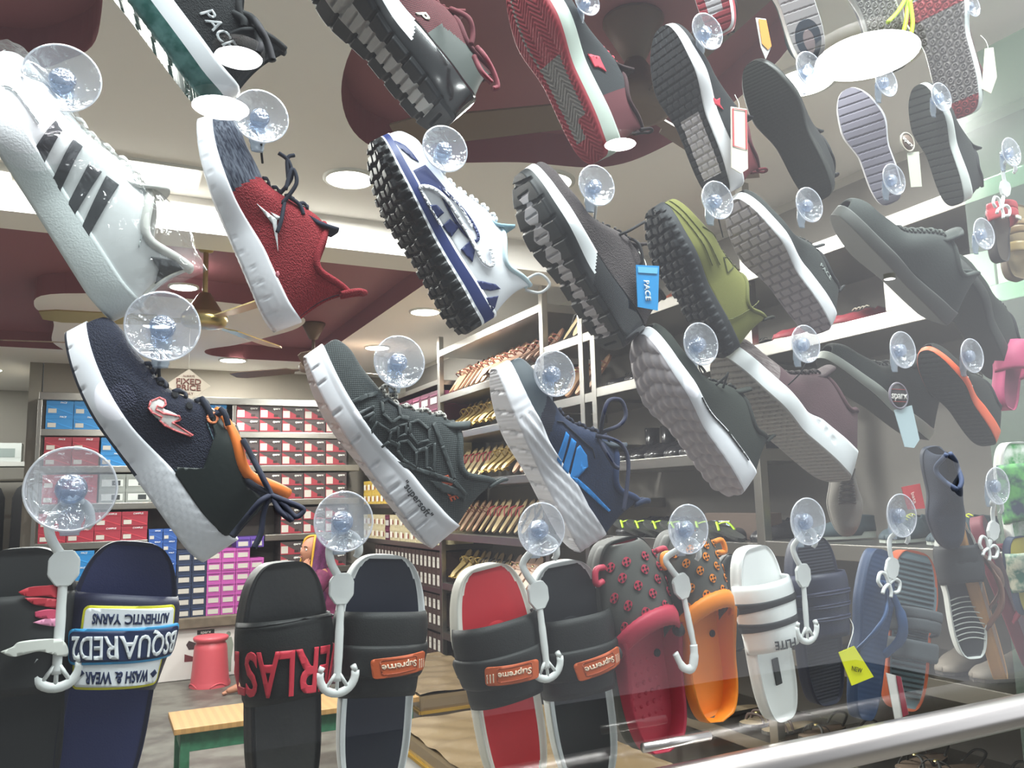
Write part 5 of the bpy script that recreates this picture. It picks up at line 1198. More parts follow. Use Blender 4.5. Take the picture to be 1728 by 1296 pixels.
s = Shoe('trainer', 'black and maroon trainer with red zigzag sole and grey-white sides', (862, -48), (1012, 270), .065, .065, 8, W=.050, th=((0, .038), (.4, .032), (1, .026)), spring=.02, solem=M('#b9c4ba', .5), treadm=M('#a32f3c', .55), mats=(M('#8a8580', .6), M('#22262a', .85, 'ribs', 300, .4), M('#5c1f28', .8)), fine=True, tread=t_herring,
         solefn=lambda k, t, q, x, z: (2 if (.12 < t < .52 and -.55 < q < .72 and not (t < .22 and q > .15)) or abs(q + .55) < .05 and t < .93 and t > .3 else 1) if k == 'b' else (0 if q > .2 else 1),
         upm=M('#202428', .85, 'ribs', 260, .3), upfn=lambda t, zf, x, z, sd: 3 if t < .26 else 0, lin_m=DARK)
pk = M('#e2334c', .5)
s.ppoly('emblem', [[(990, 92), (1008, 98), (1014, 93), (1018, 102), (1027, 118), (1012, 112), (1004, 113), (998, 104)]], pk, .0012)
s.collar(M('#3a1d22', .9), .004); s.tongue(M('#30191d', .8)); s.laces(pk, 5, r=.0020); s.heeltab(M('#2a2022', .8), .016)
s = Shoe('trainer', 'black trainer with thin white side, red emblem and red heel', (1112, 48), (1222, 330), .065, .065, 8, W=.050, th=((0, .040), (.4, .030), (1, .016)), spring=.03, solem=M('#dfdde0', .5), treadm=M('#25282c', .7), mats=(M('#c3bdc2', .6), M('#23272a', .8), M('#701d28', .8)), fine=True, tread=t_blocks(.012, .014, .002, .002),
         solefn=lambda k, t, q, x, z: (2 if .12 < t < .48 and abs(q) < .62 else 1) if k == 'b' else 0, upm=M('#191c1f', .85, 'ribs', 300, .4), upfn=lambda t, zf, x, z, sd: 3 if t < .2 else 0, lin_m=DARK)
s.ppoly('emblem', [[(1194, 166), (1206, 170), (1213, 166), (1214, 176), (1222, 184), (1206, 178), (1198, 178)]], pk, .0012)
s.collar(M('#57202a', .9), .004); s.tongue(DARK); s.laces(DARK, 5); s.heeltab(M('#701d28', .8), .016)
s = Shoe('casual_shoe', 'plain black lace-up shoe showing its smooth black sole', (1262, 108), (1392, 335), .06, .06, 20, W=.050, th=((0, .026), (.3, .020), (.45, .012), (1, .012)), spring=.02, solem=M('#22251f', .55), treadm=M('#24271f', .5, 'noise', 90, .2), fine=True, tread=t_ribs(.006, .0012, .0007), upm=M('#1c1f1b', .5, 'noise', 400, .3), lin_m=DARK)
s.collar(DARK, .004); s.tongue(M('#1a1c1a', .7)); s.laces(M('#181a18', .7), 6, r=.0026); s.heeltab(DARK, .014)
s = Shoe('trainer', 'teal trainer seen from below with ribbed pale grey sole', (1425, 152), (1508, 342), .06, .06, 36, W=.052, th=((0, .034), (.4, .026), (.7, .020), (1, .016)), spring=.02, solem=M('#d9d7dc', .55), treadm=M('#a39dac', .65), fine=True, tread=t_ribs(.019, .003, .003), upm=M('#20515a', .85, 'knit', 450, .6, var=.5), lin_m=DARK)
s.collar(M('#1d3c42', .9), .004); s.tongue(M('#1d3c42', .8)); s.laces(M('#232a2b', .8), 5, r=.0024)
s = Shoe('trainer', 'black trainer with curved white midsole at upper right', (1545, 145), (1618, 345), .06, .06, 0, W=.048, th=((0, .034), (.4, .026), (.7, .020), (1, .016)), spring=.02, solem=M('#d4d8d4', .5), treadm=M('#2b3029', .7), fine=True, tread=t_ribs(.016, .003, .003), upm=M('#1f2320', .85, 'knit', 500, .4), lin_m=DARK)
s.collar(DARK, .004); s.tongue(M('#252a26', .8)); s.laces(M('#222622', .8), 5)
s = Shoe('trainer', 'maroon trainer with grey honeycomb sole and white sides, at the top right', (1545, -75), (1632, 195), .06, .06, 22, W=.052, th=((0, .040), (.4, .034), (.7, .026), (1, .022)), spring=.03, solem=M('#d6dbd9', .5), treadm=M('#8e8785', .7), fine=True, tread=t_hex, mats=(M('#a33438', .6), M('#4e1d20', .8)),
         solefn=lambda k, t, q, x, z: (2 if t < .10 or .62 < t < .74 else 1) if k == 'b' else 0, upm=M('#4e2622', .85, 'knit', 400, .4), lin_m=DARK)
s.collar(M('#4e2622', .9), .004); s.tongue(DARK); s.laces(DARK, 5)
s = Shoe('trainer', 'white and red trainer whose heel shows at the top edge', (1135, -190), (1222, 52), .06, .06, 34, W=.048, th=((0, .038), (.4, .03), (1, .02)), spring=.02, solem=M('#dfdfe2', .5), treadm=M('#a83440', .6), fine=True, tread=t_ribs(.012, .003, .003), mats=(M('#c9c4c8', .6),),
         solefn=lambda k, t, q, x, z: (2 if abs(q) < .5 and t > .12 else 1) if k == 'b' else (1 if q > .5 else 0), upm=M('#9c2430', .8), lin_m=DARK)
s.collar(DARK, .004)
s = Shoe('trainer', 'white-soled trainer with round navy heel pad, at the top edge', (1285, -130), (1378, 100), .06, .06, 46, W=.050, th=((0, .038), (.4, .03), (1, .02)), spring=.02, solem=M('#dcdedb', .5), treadm=M('#a9a5a6', .6), fine=True, tread=t_ribs(.02, .002, .002), mats=(M('#22303f', .5), M('#8f7f80', .6)),
         solefn=lambda k, t, q, x, z: ((3 if (t - .13) ** 2 * 9 + q * q * .5 < .012 * 9 * .55 else 2) if (t - .14) ** 2 * 33 + q * q < .66 else 1) if k == 'b' else 0, upm=M('#24403f', .8, 'noise', 300, .3), lin_m=DARK)
s.collar(M('#22383a', .9), .004); s.tongue(DARK); s.laces(DARK, 5)
s = Shoe('trainer', 'grey-soled trainer with bright lime laces, at the top edge', (1425, -120), (1518, 118), .06, .06, 44, W=.050, th=((0, .036), (.4, .03), (1, .02)), spring=.02, solem=M('#d3d5d3', .5), treadm=M('#98948f', .6), fine=True, tread=t_hex, upm=M('#1d2b33', .85), lin_m=DARK)
s.collar(DARK, .004); lime = M('#b4cf1e', .6); s.laces(lime, 5, r=.0024)
s.cord(lime, [[(1530, -5, .03), (1515, 20, .02), (1498, 38, .02)], [(1532, 0, .03), (1528, 40, .02), (1520, 70, .02), (1523, 98, .02)], [(1535, 0, .02), (1540, 40, .02), (1534, 75, .02), (1536, 102, .02)], [(1538, 0, .02), (1552, -20, .02), (1562, -5, .02)]], .0040)
# ---- right side, second and third rows
s = Shoe('casual_shoe', 'dark grey lace-up shoe hanging sideways on the right', (1405, 362), (1592, 548), .085, .085, -28, W=.052, th=((0, .026), (.5, .02), (1, .018)), spring=.015, solem=M('#5a5c58', .6), upm=M('#3a3f3c', .8, 'noise', 300, .3), lin_m=DARK)
s.collar(M('#4a504c', .8), .004); s.tongue(M('#3c413d', .8)); s.laces(M('#4d534e', .8), 6, r=.003)
s = Shoe('trainer', 'black trainer with coral hook mark, at the right edge', (1590, 440), (1690, 640), .085, .085, 0, W=.050, th=((0, .03), (.5, .024), (1, .02)), spring=.02, solem=M('#2a2d28', .6), upm=M('#262a24', .85, 'knit', 500, .4), lin_m=DARK)
s.ppoly('emblem', [[(1680, 475), (1685, 470), (1692, 474), (1697, 484), (1718, 500), (1722, 506), (1700, 498), (1685, 488)]], M('#ee6a55', .5), .0015); s.collar(DARK, .004); s.laces(DARK, 5)
s = Shoe('trainer', 'black trainer with a thin pale line, behind the round price tag', (1382, 604), (1560, 742), .18, .18, -12, W=.050, th=((0, .022), (.5, .018), (1, .014)), spring=.015, solem=M('#9fa39c', .6), treadm=M('#2a2d29', .7), upm=M('#262b27', .85, 'noise', 500, .4), lin_m=DARK)
s.collar(M('#39403c', .85), .004); s.tongue(M('#2a2f2b', .8)); s.laces(M('#2a2f2b', .8), 5)
s = Shoe('trainer', 'black trainer with bright orange midsole on the right', (1556, 592), (1672, 752), .07, .07, 6, W=.048, th=((0, .034), (.3, .028), (.6, .018), (1, .012)), spring=.02, solem=M('#f2683a', .5), treadm=M('#2c2f29', .7), tread=t_ribs(.012, .003, .003), upm=M('#1c1f1a', .85, 'knit', 500, .4), lin_m=DARK)
c = s.px([(1632, 652)])[0]; s.uptext('lettering', 'Luke', .026, c[0], c[1], 0, M('#d9dad2', .5), .01, .3); s.collar(DARK, .004); s.laces(M('#5a5c56', .8), 5)
s = Shoe('slip_on_shoe', 'navy slip-on shoe hung with its opening outward, beside a red tag', (1598, 925), (1570, 752), .06, .05, -62, L=.27, W=.050, th=((0, .022), (.5, .018), (1, .014)), spring=.01, solem=M('#2a3242', .6), upm=M('#242d3f', .8, 'noise', 300, .3), lin_m=M('#3c3a38', .9))
s.collar(M('#36435c', .8), .006)
# grey suede shoe standing toe-down
s = Shoe('casual_shoe', 'grey suede lace-up shoe hanging toe down behind the mauve trainer', (1425, 905), (1412, 735), .19, .19, -50, L=.27, W=.048, th=((0, .024), (.5, .02), (1, .018)), spring=.01, solem=M('#8d8a84', .6), upm=M('#7c7872', .9, 'noise', 400, .3), lin_m=DARK)
s.collar(M('#6f6b66', .9), .004); s.tongue(M('#77736d', .9)); s.laces(M('#4c4844', .8), 5, r=.0028, d=.45)

# ================================================================== SLIDES, CLOGS, FLIP-FLOPS
class Slide:
    def __init__(s, name, label, toe, heel, d=.062, yaw=0, L=.27, W=.050, th=.026, rimc=WHITE, topc=BLK, strapc=BLK, strap=(.40, .36), arch=.052, cat='slide', rimw=.09, taper=.80, strap2=None, sweep=.0, tilt=0, dish=.004):
        d = max(d, .058); arch = min(arch, .036)
        s.L, s.W, s.th, s.taper, s.arch, s.d = L, W, th, taper, arch, d
        s.root = r = thing(name, label, cat)
        T = onY(toe[0], toe[1], G + d); Hh = onY(heel[0], heel[1], G + d + tilt); v = T - Hh; X = v.normalized()
        Z = (Vector((0, -1, 0)) - Vector((0, -1, 0)).dot(X) * X).normalized(); k = v.length / L; s.k = k
        Rt = Matrix.Rotation(yaw, 3, X); Z = Rt @ Z; Y = Z.cross(X)
        r.matrix_world = Matrix.Translation(Hh) @ Matrix((X, Y, Z)).transposed().to_4x4() @ Matrix.Scale(k, 4)
        s.inv = r.matrix_world.inverted()
        s.bed(rimc, topc, rimw, dish)
        s.sx, s.sw = L * (1 - strap[0]), L * strap[1]; s.sweep = sweep; s.strapc = strapc
        if strapc: s.strap_o = s.strap()
    def px(s, pts, d=None): return [(q.x, q.y) for q in (s.inv @ onY(a, b, G + (s.d if d is None else d)) for a, b in pts)]
    def E(s, t):
        u = abs(2 * t - 1); n = 3.2; return max(0, 1 - u ** n) ** (1 / n)
    def hw(s, t): return s.W * interp(((0, s.taper), (.15, s.taper), (.45, s.taper * .98), (.72, 1.0), (1, .98)), t) * s.E(t)
    def bed(s, rimc, topc, rimw, dish):
        ns, nb = 150, 56; V = []; Fc = []; mi = []; rows = []
        for i in range(ns + 1):
            u = i / ns; t = .5 * (1 - cos(pi * u)) * .7 + .3 * u; w = s.hw(t); row = []
            for j in range(nb + 1):
                v = -1 + 2 * j / nb; e = min(1, (1 - abs(v)) / (rimw * 1.2) , t / .035, (1 - t) / .035)
                row.append((s.L * t, w * v, -dish * ss(0, 1, max(0, e)) * (1 - .5 * ss(.3, .7, t)) + .003 * max(0, .3 - t)))
            for q in (.3, .6, .9, 1.0): row.append((s.L * t, w * (1 - .02 * sin(q * pi) - .06 * (q > .95)), -s.th * q))
            row.append((s.L * t, 0, -s.th * 1.0))
            for q in (1.0, .9, .6, .3): row.append((s.L * t, -w * (1 - .02 * sin(q * pi) - .06 * (q > .95)), -s.th * q))
            rows.append(t); V += row; n = len(row)
        for i in range(ns):
            t = (rows[i] + rows[i + 1]) / 2
            for j in range(n):
                j2 = (j + 1) % n; Fc.append((i * n + j, (i + 1) * n + j, (i + 1) * n + j2, i * n + j2)[::-1])
                v = -1 + 2 * (j + .5) / nb; inner = j < nb and abs(v) < 1 - rimw * (s.W / max(.01, s.hw(t))) and .018 < t < .982
                mi.append(1 if inner else 0)
        s.bed_o = mesh_obj('footbed', V, Fc, [rimc, topc], s.root, mi=mi)
        bm = bmesh.new(); bm.from_mesh(s.bed_o.data); bmesh.ops.remove_doubles(bm, verts=bm.verts, dist=1e-6); bmesh.ops.recalc_face_normals(bm, faces=bm.faces); bm.to_mesh(s.bed_o.data); bm.free()
    def sf(s, a, x):
        """a = metres across the strap from its crest, x along the foot"""
        t = x / s.L; R = s.hw(min(.9, max(.1, t))) + .002; half = (R + s.arch) * .86; ph = max(-1, min(1, a / half)) * pi / 2
        y = R * (abs(sin(ph)) ** .85) * (1 if ph > 0 else -1); z = -s.th * .75 + (s.arch + s.th * .75) * max(0, cos(ph)) ** .70
        return Vector((x, y, z)), Vector((0, sin(ph), cos(ph)))
    def half(s): return (s.hw(s.sx / s.L) + .004 + s.arch) * .86
    def strap(s, name='strap', x0=None, x1=None, m=None, off=0, curve=.010, a0=-1, a1=1, th=.004):
        x0 = s.sx - s.sw / 2 if x0 is None else x0; x1 = s.sx + s.sw / 2 if x1 is None else x1; h = s.half(); V = []; Fc = []; na, nx = 44, 12
        for i in range(na + 1):
            u = a0 + (a1 - a0) * i / na; cv = curve * (1 - u * u)
            for j in range(nx + 1):
                q = j / nx; x = x0 + (x1 - x0) * q + (cv * (.3 if q > .5 else 1) * (1 if q > .5 else 1)) + s.sweep * u
                p, n = s.sf(u * h, x); V.append(p + n * (off - .0022 * (abs(2 * q - 1) ** 8)))
        for i in range(na):
            for j in range(nx): a = i * (nx + 1) + j; Fc.append((a, a + 1, a + nx + 2, a + nx + 1))
        return mesh_obj(name, V, Fc, m or s.strapc, s.root, solid=th, soff=0)
    def on(s, name, bm, m, th=.001, off=.0022, cell=.004):
        """bm coordinates: x = along strap (a), y = along foot"""
        return wrap(name, bm, lambda a, x: (lambda pn: (pn[0] + pn[1] * off, pn[1]))(s.sf(a, x)), m, s.root, cell, th)
    def txt(s, name, t, size, a, x, ang, m, bold=0, sx=1, off=.0024, shear=0, bend=0):
        bm = text2d(t, size, bold, shear=shear)
        bmesh.ops.transform(bm, matrix=Matrix.Translation((a, x, 0)) @ Matrix.Rotation(ang, 4, 'Z') @ Matrix.Diagonal((sx, -1, 1, 1)), verts=bm.verts)
        if sx > 0: bmesh.ops.reverse_faces(bm, faces=bm.faces)
        for v in bm.verts: v.co.y -= bend * v.co.x ** 2
        return s.on(name, bm, m, off=off)
    def pon(s, name, polys, m, off=.0022, th=.0012):
        """photo-measured outlines on the strap: a is taken from y"""
        h = s.half(); P = []
        for p in polys:
            q = []
            for (x, y) in s.px(p, s.d - .045):
                t = x / s.L; R = s.hw(min(.9, max(.1, t))) + .002; yy = max(-1, min(1, y / R)); ph = math.asin(abs(yy) ** (1 / .85)) * (1 if yy > 0 else -1); q.append((ph / (pi / 2) * h, x))
            P.append(q)
        return s.on(name, poly2d(P), m, th, off)

rubn = M('#20233f', .5, 'noise', 500, .15); blkr = M('#1b1c1e', .5, 'noise', 300, .15); blks = M('#1a1c1b', .6, 'noise', 600, .25)
# winged slide at far left
s = Slide('slide', 'dark slide with red and pink wing print, cut by the left edge', (35, 925), (20, 1390), .05, -.1, W=.056, rimc=M('#2b2d2e', .5), topc=M('#2d2f30', .55), strapc=M('#2a2b2b', .6), strap=(.37, .38), arch=.045)
wing = lambda k: [Z for Z in k]
for nm, cl, P in (('wing', '#c02f3c', [(28, 1000), (45, 992), (70, 990), (95, 990), (95, 1012), (70, 1008), (50, 1008), (36, 1006)]), ('wing', '#b93340', [(38, 1010), (60, 1010), (95, 1016), (95, 1030), (65, 1024), (50, 1020)]), ('wing', '#cf4a6a', [(55, 1034), (75, 1030), (95, 1034), (95, 1045), (70, 1046), (56, 1042)]), ('wing', '#d98cab', [(52, 1052), (72, 1046), (95, 1048), (95, 1060), (75, 1058)])):
    s.pon(nm, [smooth2(P + [P[0]], 4)[:-1]], M(cl, .5))
s.pon('wing', [smooth2([(2, 1100), (20, 1092), (30, 1084), (60, 1080), (88, 1082), (96, 1095), (94, 1112), (80, 1108), (60, 1100), (40, 1104), (20, 1108), (2, 1100)], 4)[:-1]], M('#dfe0d8', .5), .004, .004)
# navy lettered slide
s = Slide('slide', 'navy slide with blue and yellow lettered badge across the strap', (230, 914), (148, 1378), .05, 0, W=.053, rimc=rubn, topc=M('#232b58', .5, 'noise', 700, .25), strapc=rubn, strap=(.385, .36), arch=.048, sweep=0)
h = s.half(); yw = M('#d6cf2a', .5); wt = M('#eceff2', .5); nvb = M('#1b2a50', .5); cy = M('#3f9fd6', .5)
x0 = s.sx + .004; sh_ = -.007
s.on('badge', poly2d([xf(rrect(.078, .036, .006), sh_, x0 + .020, -.06)]), yw, .0012, .0026); s.on('badge', poly2d([xf(rrect(.072, .031, .004), sh_, x0 + .020, -.06)]), wt, .0012, .0036)
s.on('badge', poly2d([xf(rrect(.078, .036, .006), sh_ + .004, x0 - .024, -.06)]), yw, .0012, .0026); s.on('badge', poly2d([xf(rrect(.072, .031, .004), sh_ + .004, x0 - .024, -.06)]), wt, .0012, .0036)
s.on('badge', poly2d([xf(rrect(.098, .034, .006), sh_, x0, -.10)]), cy, .0012, .0046); s.on('badge', poly2d([xf(rrect(.093, .029, .005), sh_, x0, -.10)]), nvb, .0012, .0056)
s.txt('lettering', 'BSQUARED2', .031, sh_, x0, -.10, wt, .014, .50, .0068)
s.txt('lettering', 'AUTHENTIC YARNS', .0135, sh_, x0 + .026, -.06, nvb, .03, .48, .0046); s.txt('lettering', 'WASH & WEAR', .0155, sh_ + .004, x0 - .030, -.06, nvb, .03, .44, .0046)
for a in (-.033, .026): s.on('badge', poly2d([[(a - .004, x0 - .028), (a, x0 - .024), (a + .004, x0 - .028), (a, x0 - .032)]]), nvb, .001, .0046)
# everlast
s = Slide('slide', 'black slide with raised red block lettering on its strap', (484, 948), (488, 1372), .045, .30, W=.053, rimc=blkr, topc=M('#1f2021', .45, 'leather', 200, .2), strapc=blks, strap=(.40, .34), arch=.048)
s.txt('lettering', 'EVERLAST', .066, .008, s.sx - .004, .06, M('#cf3546', .5), .02, .50, .0036, bend=.6)
s.on('rim_line', poly2d(stroke2d([(-s.half() * .95, s.sx + s.sw / 2 - .004), (0, s.sx + s.sw / 2 + .002), (s.half() * .95, s.sx + s.sw / 2 - .004)], .002)), M('#0f0f10', .4))
def vel(label, toe, heel, rim, top, yaw, sg, strapc=blks):
    s = Slide('slide', label, toe, heel, .062, yaw, W=.053, rimc=rim, topc=top, strapc=strapc, strap=(.42, .36), arch=.046, rimw=.13, dish=.006)
    org = M('#c65b2c', .5, 'leather', 200, .2)
    s.strap('strap_band', s.sx - .022, s.sx + .014, strapc, .004, .004, -1 if sg > 0 else -.7, .7 if sg > 0 else 1, .004)
    an = -.14 * sg; rr = rrect(.046, .021, .004); rr = [(p + (.004 * sg if p * sg > 0 else 0), q) for p, q in rr]
    s.on('tag_patch', poly2d([xf(rr, -sg * .012, s.sx - .004, an)]), org, .0016, .0085)
    s.on('tag_outline', poly2d([q for q in stroke2d(xf(rrect(.030, .015, .002), -sg * .008, s.sx - .004, an), .0012, True)]), M('#a84a22', .5), .0008, .0100)
    s.txt('lettering', 'Supreme', .0095, -sg * .008, s.sx - .004, an, M('#f0d9c0', .5), .02, .85, .0100)
    for k in range(3): s.on('mark', poly2d([xf([(-.0006, -.005), (.0006, -.005), (.0006, .005), (-.0006, .005)], -sg * (.027 + .003 * k) + 0, s.sx - .004 + sg * 0, an)]), M('#f0d9c0', .5), .0006, .0100)
    s.pad = mesh_obj('toe_ridge', [(s.L * .69 + .012 * cos(a) * r_ + .012, .024 * sin(a) * r_, -.006 + .004 * (1 - r_ * r_)) for r_ in (1, .6, .2) for a in frange(0, 2 * pi, 17)[:-1]], [(i * 16 + j, i * 16 + (j + 1) % 16, (i + 1) * 16 + (j + 1) % 16, (i + 1) * 16 + j) for i in range(2) for j in range(16)] + [tuple(range(32, 48))], top, s.root)
    return s
vel('dark navy slide with white rim and small orange tag on a black strap', (652, 936), (628, 1352), M('#e6e9ea', .5), M('#191f30', .45), -.05, 1)
vel('red slide with off-white rim and small orange tag on a black strap', (822, 954), (888, 1342), M('#e3e0d6', .5), M('#c3202c', .5), .05, -1)
vel('charcoal slide with thin white rim beside the red one', (950, 948), (1003, 1330), M('#cfd3d4', .5), M('#25272c', .45), -.12, 1)
# white striped slide
s = Slide('slide', 'white slide with two black stripes across the strap', (1276, 922), (1328, 1216), .045, .1, W=.050, rimc=M('#e9ebea', .5), topc=M('#eceeed', .5), strapc=M('#edefee', .5), strap=(.40, .40), arch=.044, rimw=.12)
for dx in (-.012, .020): s.strap('stripe', s.sx + dx - .009, s.sx + dx + .009, M('#26282b', .6), .0030, .010, -1, 1, .001)
s.txt('lettering', 'FLITE', .018, .012, s.sx - .036, .05, M('#26282b', .5), .015, .8, .0026)
fb = lambda x, y: (Vector((x, y, -.0035)), Vector((0, 0, 1)))
bm = poly2d([xf(rrect(.040, .014, .001), .075, 0)]); wrap('label', bm, fb, M('#3a3c3e', .5), s.root, .004, .001)
# navy slide behind
s = Slide('slide', 'dark navy ridged slide behind the white striped one', (1372, 906), (1402, 1190), .06, .05, W=.055, rimc=M('#1e2136', .55), topc=M('#181b2a', .55, 'ribs', 60, .5), strapc=M('#262a40', .45, 'leather', 60, .2), strap=(.42, .40), arch=.044)
for dx in (-.02, .0, .02): s.strap('ridge', s.sx + dx - .002, s.sx + dx + .002, M('#30344c', .45), .003, .010, -1, 1, .003)
# blue flip-flop, striped sandal, thong sandals
def flip(label, toe, heel, solec, topc, strapm, yaw=0, W=.045, d=.045, name='flip_flop', L=.27, rimw=.05, band=False, tilt=0):
    s = Slide(name, label, toe, heel, d, yaw, L=L, W=W, rimc=solec, topc=topc, strapc=None, th=.020, cat='flip-flop' if name == 'flip_flop' else 'sandal', rimw=rimw, dish=.001, tilt=tilt)
    tp = Vector((L * .80, 0, 0))
    for sg in (1, -1):
        pts = [tp + Vector((0, 0, -.001)), tp + Vector((-.006, sg * .004, .012)), Vector((L * .62, sg * W * .50, .028)), Vector((L * .50, sg * W * .80, .022)), Vector((L * .40, sg * W * .80, .0)), Vector((L * .36, sg * W * .78, -.008))]
        tubes('strap', [pts], [.005, .006, .009, .010, .009, .006], strapm, s.root, 10, flat=.35, smooth=6, up=(0, 0, 1))
    lathe('toe_post', [(.0, .016), (.004, .015), (.0045, 0), (.004, -.002)], strapm, s.root, 12, loc=tuple(tp))
    return s
s = flip('dark blue flip-flop with raised lettering on its strap', (1492, 928), (1462, 1216), M('#22395a', .55), M('#233c60', .6, 'ribs', 40, .2), M('#2b4c78', .5), .15, d=.04)
s = Slide('sandal', 'grey striped sandal with orange rim and broad grey straps', (1548, 930), (1530, 1200), .07, -.1, W=.056, rimc=M('#c05b34', .55), topc=M('#6c7f86', .7, 'noise', 500, .3), strapc=M('#4a4f52', .7, 'noise', 500, .3), strap=(.46, .16), arch=.040, cat='sandal', rimw=.05)
for k in range(28):
    x = .02 + k * .0085
    if s.hw(x / s.L) > .02: wrap('tread_line', poly2d([[(x, -s.hw(x / s.L) * .85), (x + .0035, -s.hw(x / s.L) * .85), (x + .0035, s.hw(x / s.L) * .85), (x, s.hw(x / s.L) * .85)]]), lambda a, b: (Vector((a, b + .0, -.0025)), Vector((0, 0, 1))), M('#2f3538', .7), s.root, .02, .001)
s.strap('strap', s.sx - .06, s.sx - .03, M('#43494c', .7), 0, .0, -1, 1, .004)
s = Slide('sandal', 'black sandal with thin white sole ridges', (1612, 888), (1645, 1112), .05, -.5, L=.26, W=.042, rimc=M('#c9ccc8', .6), topc=M('#1f2326', .7), strapc=M('#23272a', .7), strap=(.30, .30), arch=.030, cat='sandal')
for k in range(9):
    x = .035 + k * .010; w = s.hw(x / s.L) * .92; s_ = [(x + .006 * (1 - (u * u)), w * u, -.0015) for u in frange(-1, 1, 13)]
    tubes('sole_ridge', [s_], .0012, M('#b9bdb8', .6), s.root, 6, smooth=0)
flip('tan brown leather flip-flop with wide brown straps', (1628, 882), (1700, 1142), M('#a87b45', .55), M('#6f5646', .6), M('#6a4a3c', .45, 'leather', 60, .2), .55, W=.046, d=.04)
flip('maroon and red flip-flop at the right edge', (1658, 874), (1752, 1120), M('#6d2433', .6), M('#4b2b3c', .6), M('#7c2437', .5), .5, W=.045, d=.12)
s = Slide('slide', 'green and white printed slide at the right edge', (1718, 745), (1742, 945), .06, -.2, L=.24, W=.050, rimc=M('#e4e6e0', .6), topc=M('#2a9a3e', .6, 'noise', 35, .0, col2='#f0f2ea'), strapc=M('#5fa85a', .6, 'noise', 45, .0, col2='#20324a'), strap=(.45, .5), arch=.03)
s = Slide('slide', 'yellow and green child slide below the green printed one', (1722, 905), (1745, 1040), .06, -.2, L=.2, W=.045, rimc=M('#20324a', .6), topc=M('#a89a2c', .6), strapc=M('#c9cbb4', .6, 'noise', 45, .0, col2='#1f6a58'), strap=(.45, .5), arch=.03)
# child's footwear
s = Slide('slide', "pink child's clog with a light blue butterfly patch", (1715, 575), (1705, 690), .06, .1, L=.17, W=.042, th=.03, rimc=M('#b03f68', .6), topc=M('#8c3a58', .7), strapc=M('#b8486f', .6), strap=(.30, .46), arch=.036, cat='clog')
s.on('butterfly_patch', poly2d([xf([(0, .004), (.008, .010), (.018, .008), (.014, 0), (.016, -.008), (.006, -.008), (0, -.003), (-.006, -.008), (-.016, -.008), (-.014, 0), (-.018, .008), (-.008, .010)], 0, s.sx + .005)]), M('#5fa0bc', .5), .003, .003)
s = Slide('slide', "small red child's sandal under the white loop hook", (1690, 348), (1695, 440), .06, .1, L=.15, W=.042, rimc=M('#3a3532', .6), topc=M('#544a40', .7), strapc=M('#b43c44', .6), strap=(.16, .34), arch=.034, cat='sandal')
s.on('charm', poly2d([xf(rrect(.016, .010, .003), 0, s.sx - .02)]), M('#d9d5c8', .3), .004, .003)
s = Slide('sandal', 'tan and gold buckled sandal at the right edge', (1722, 345), (1722, 470), .09, -.2, L=.2, W=.05, rimc=M('#6c5a42', .6), topc=M('#8c7a5a', .6), strapc=M('#8a7350', .4), strap=(.4, .2), arch=.034, cat='sandal')
s.strap('strap', s.sx - .06, s.sx - .035, M('#a08a5c', .35), 0, 0, -1, 1, .004)

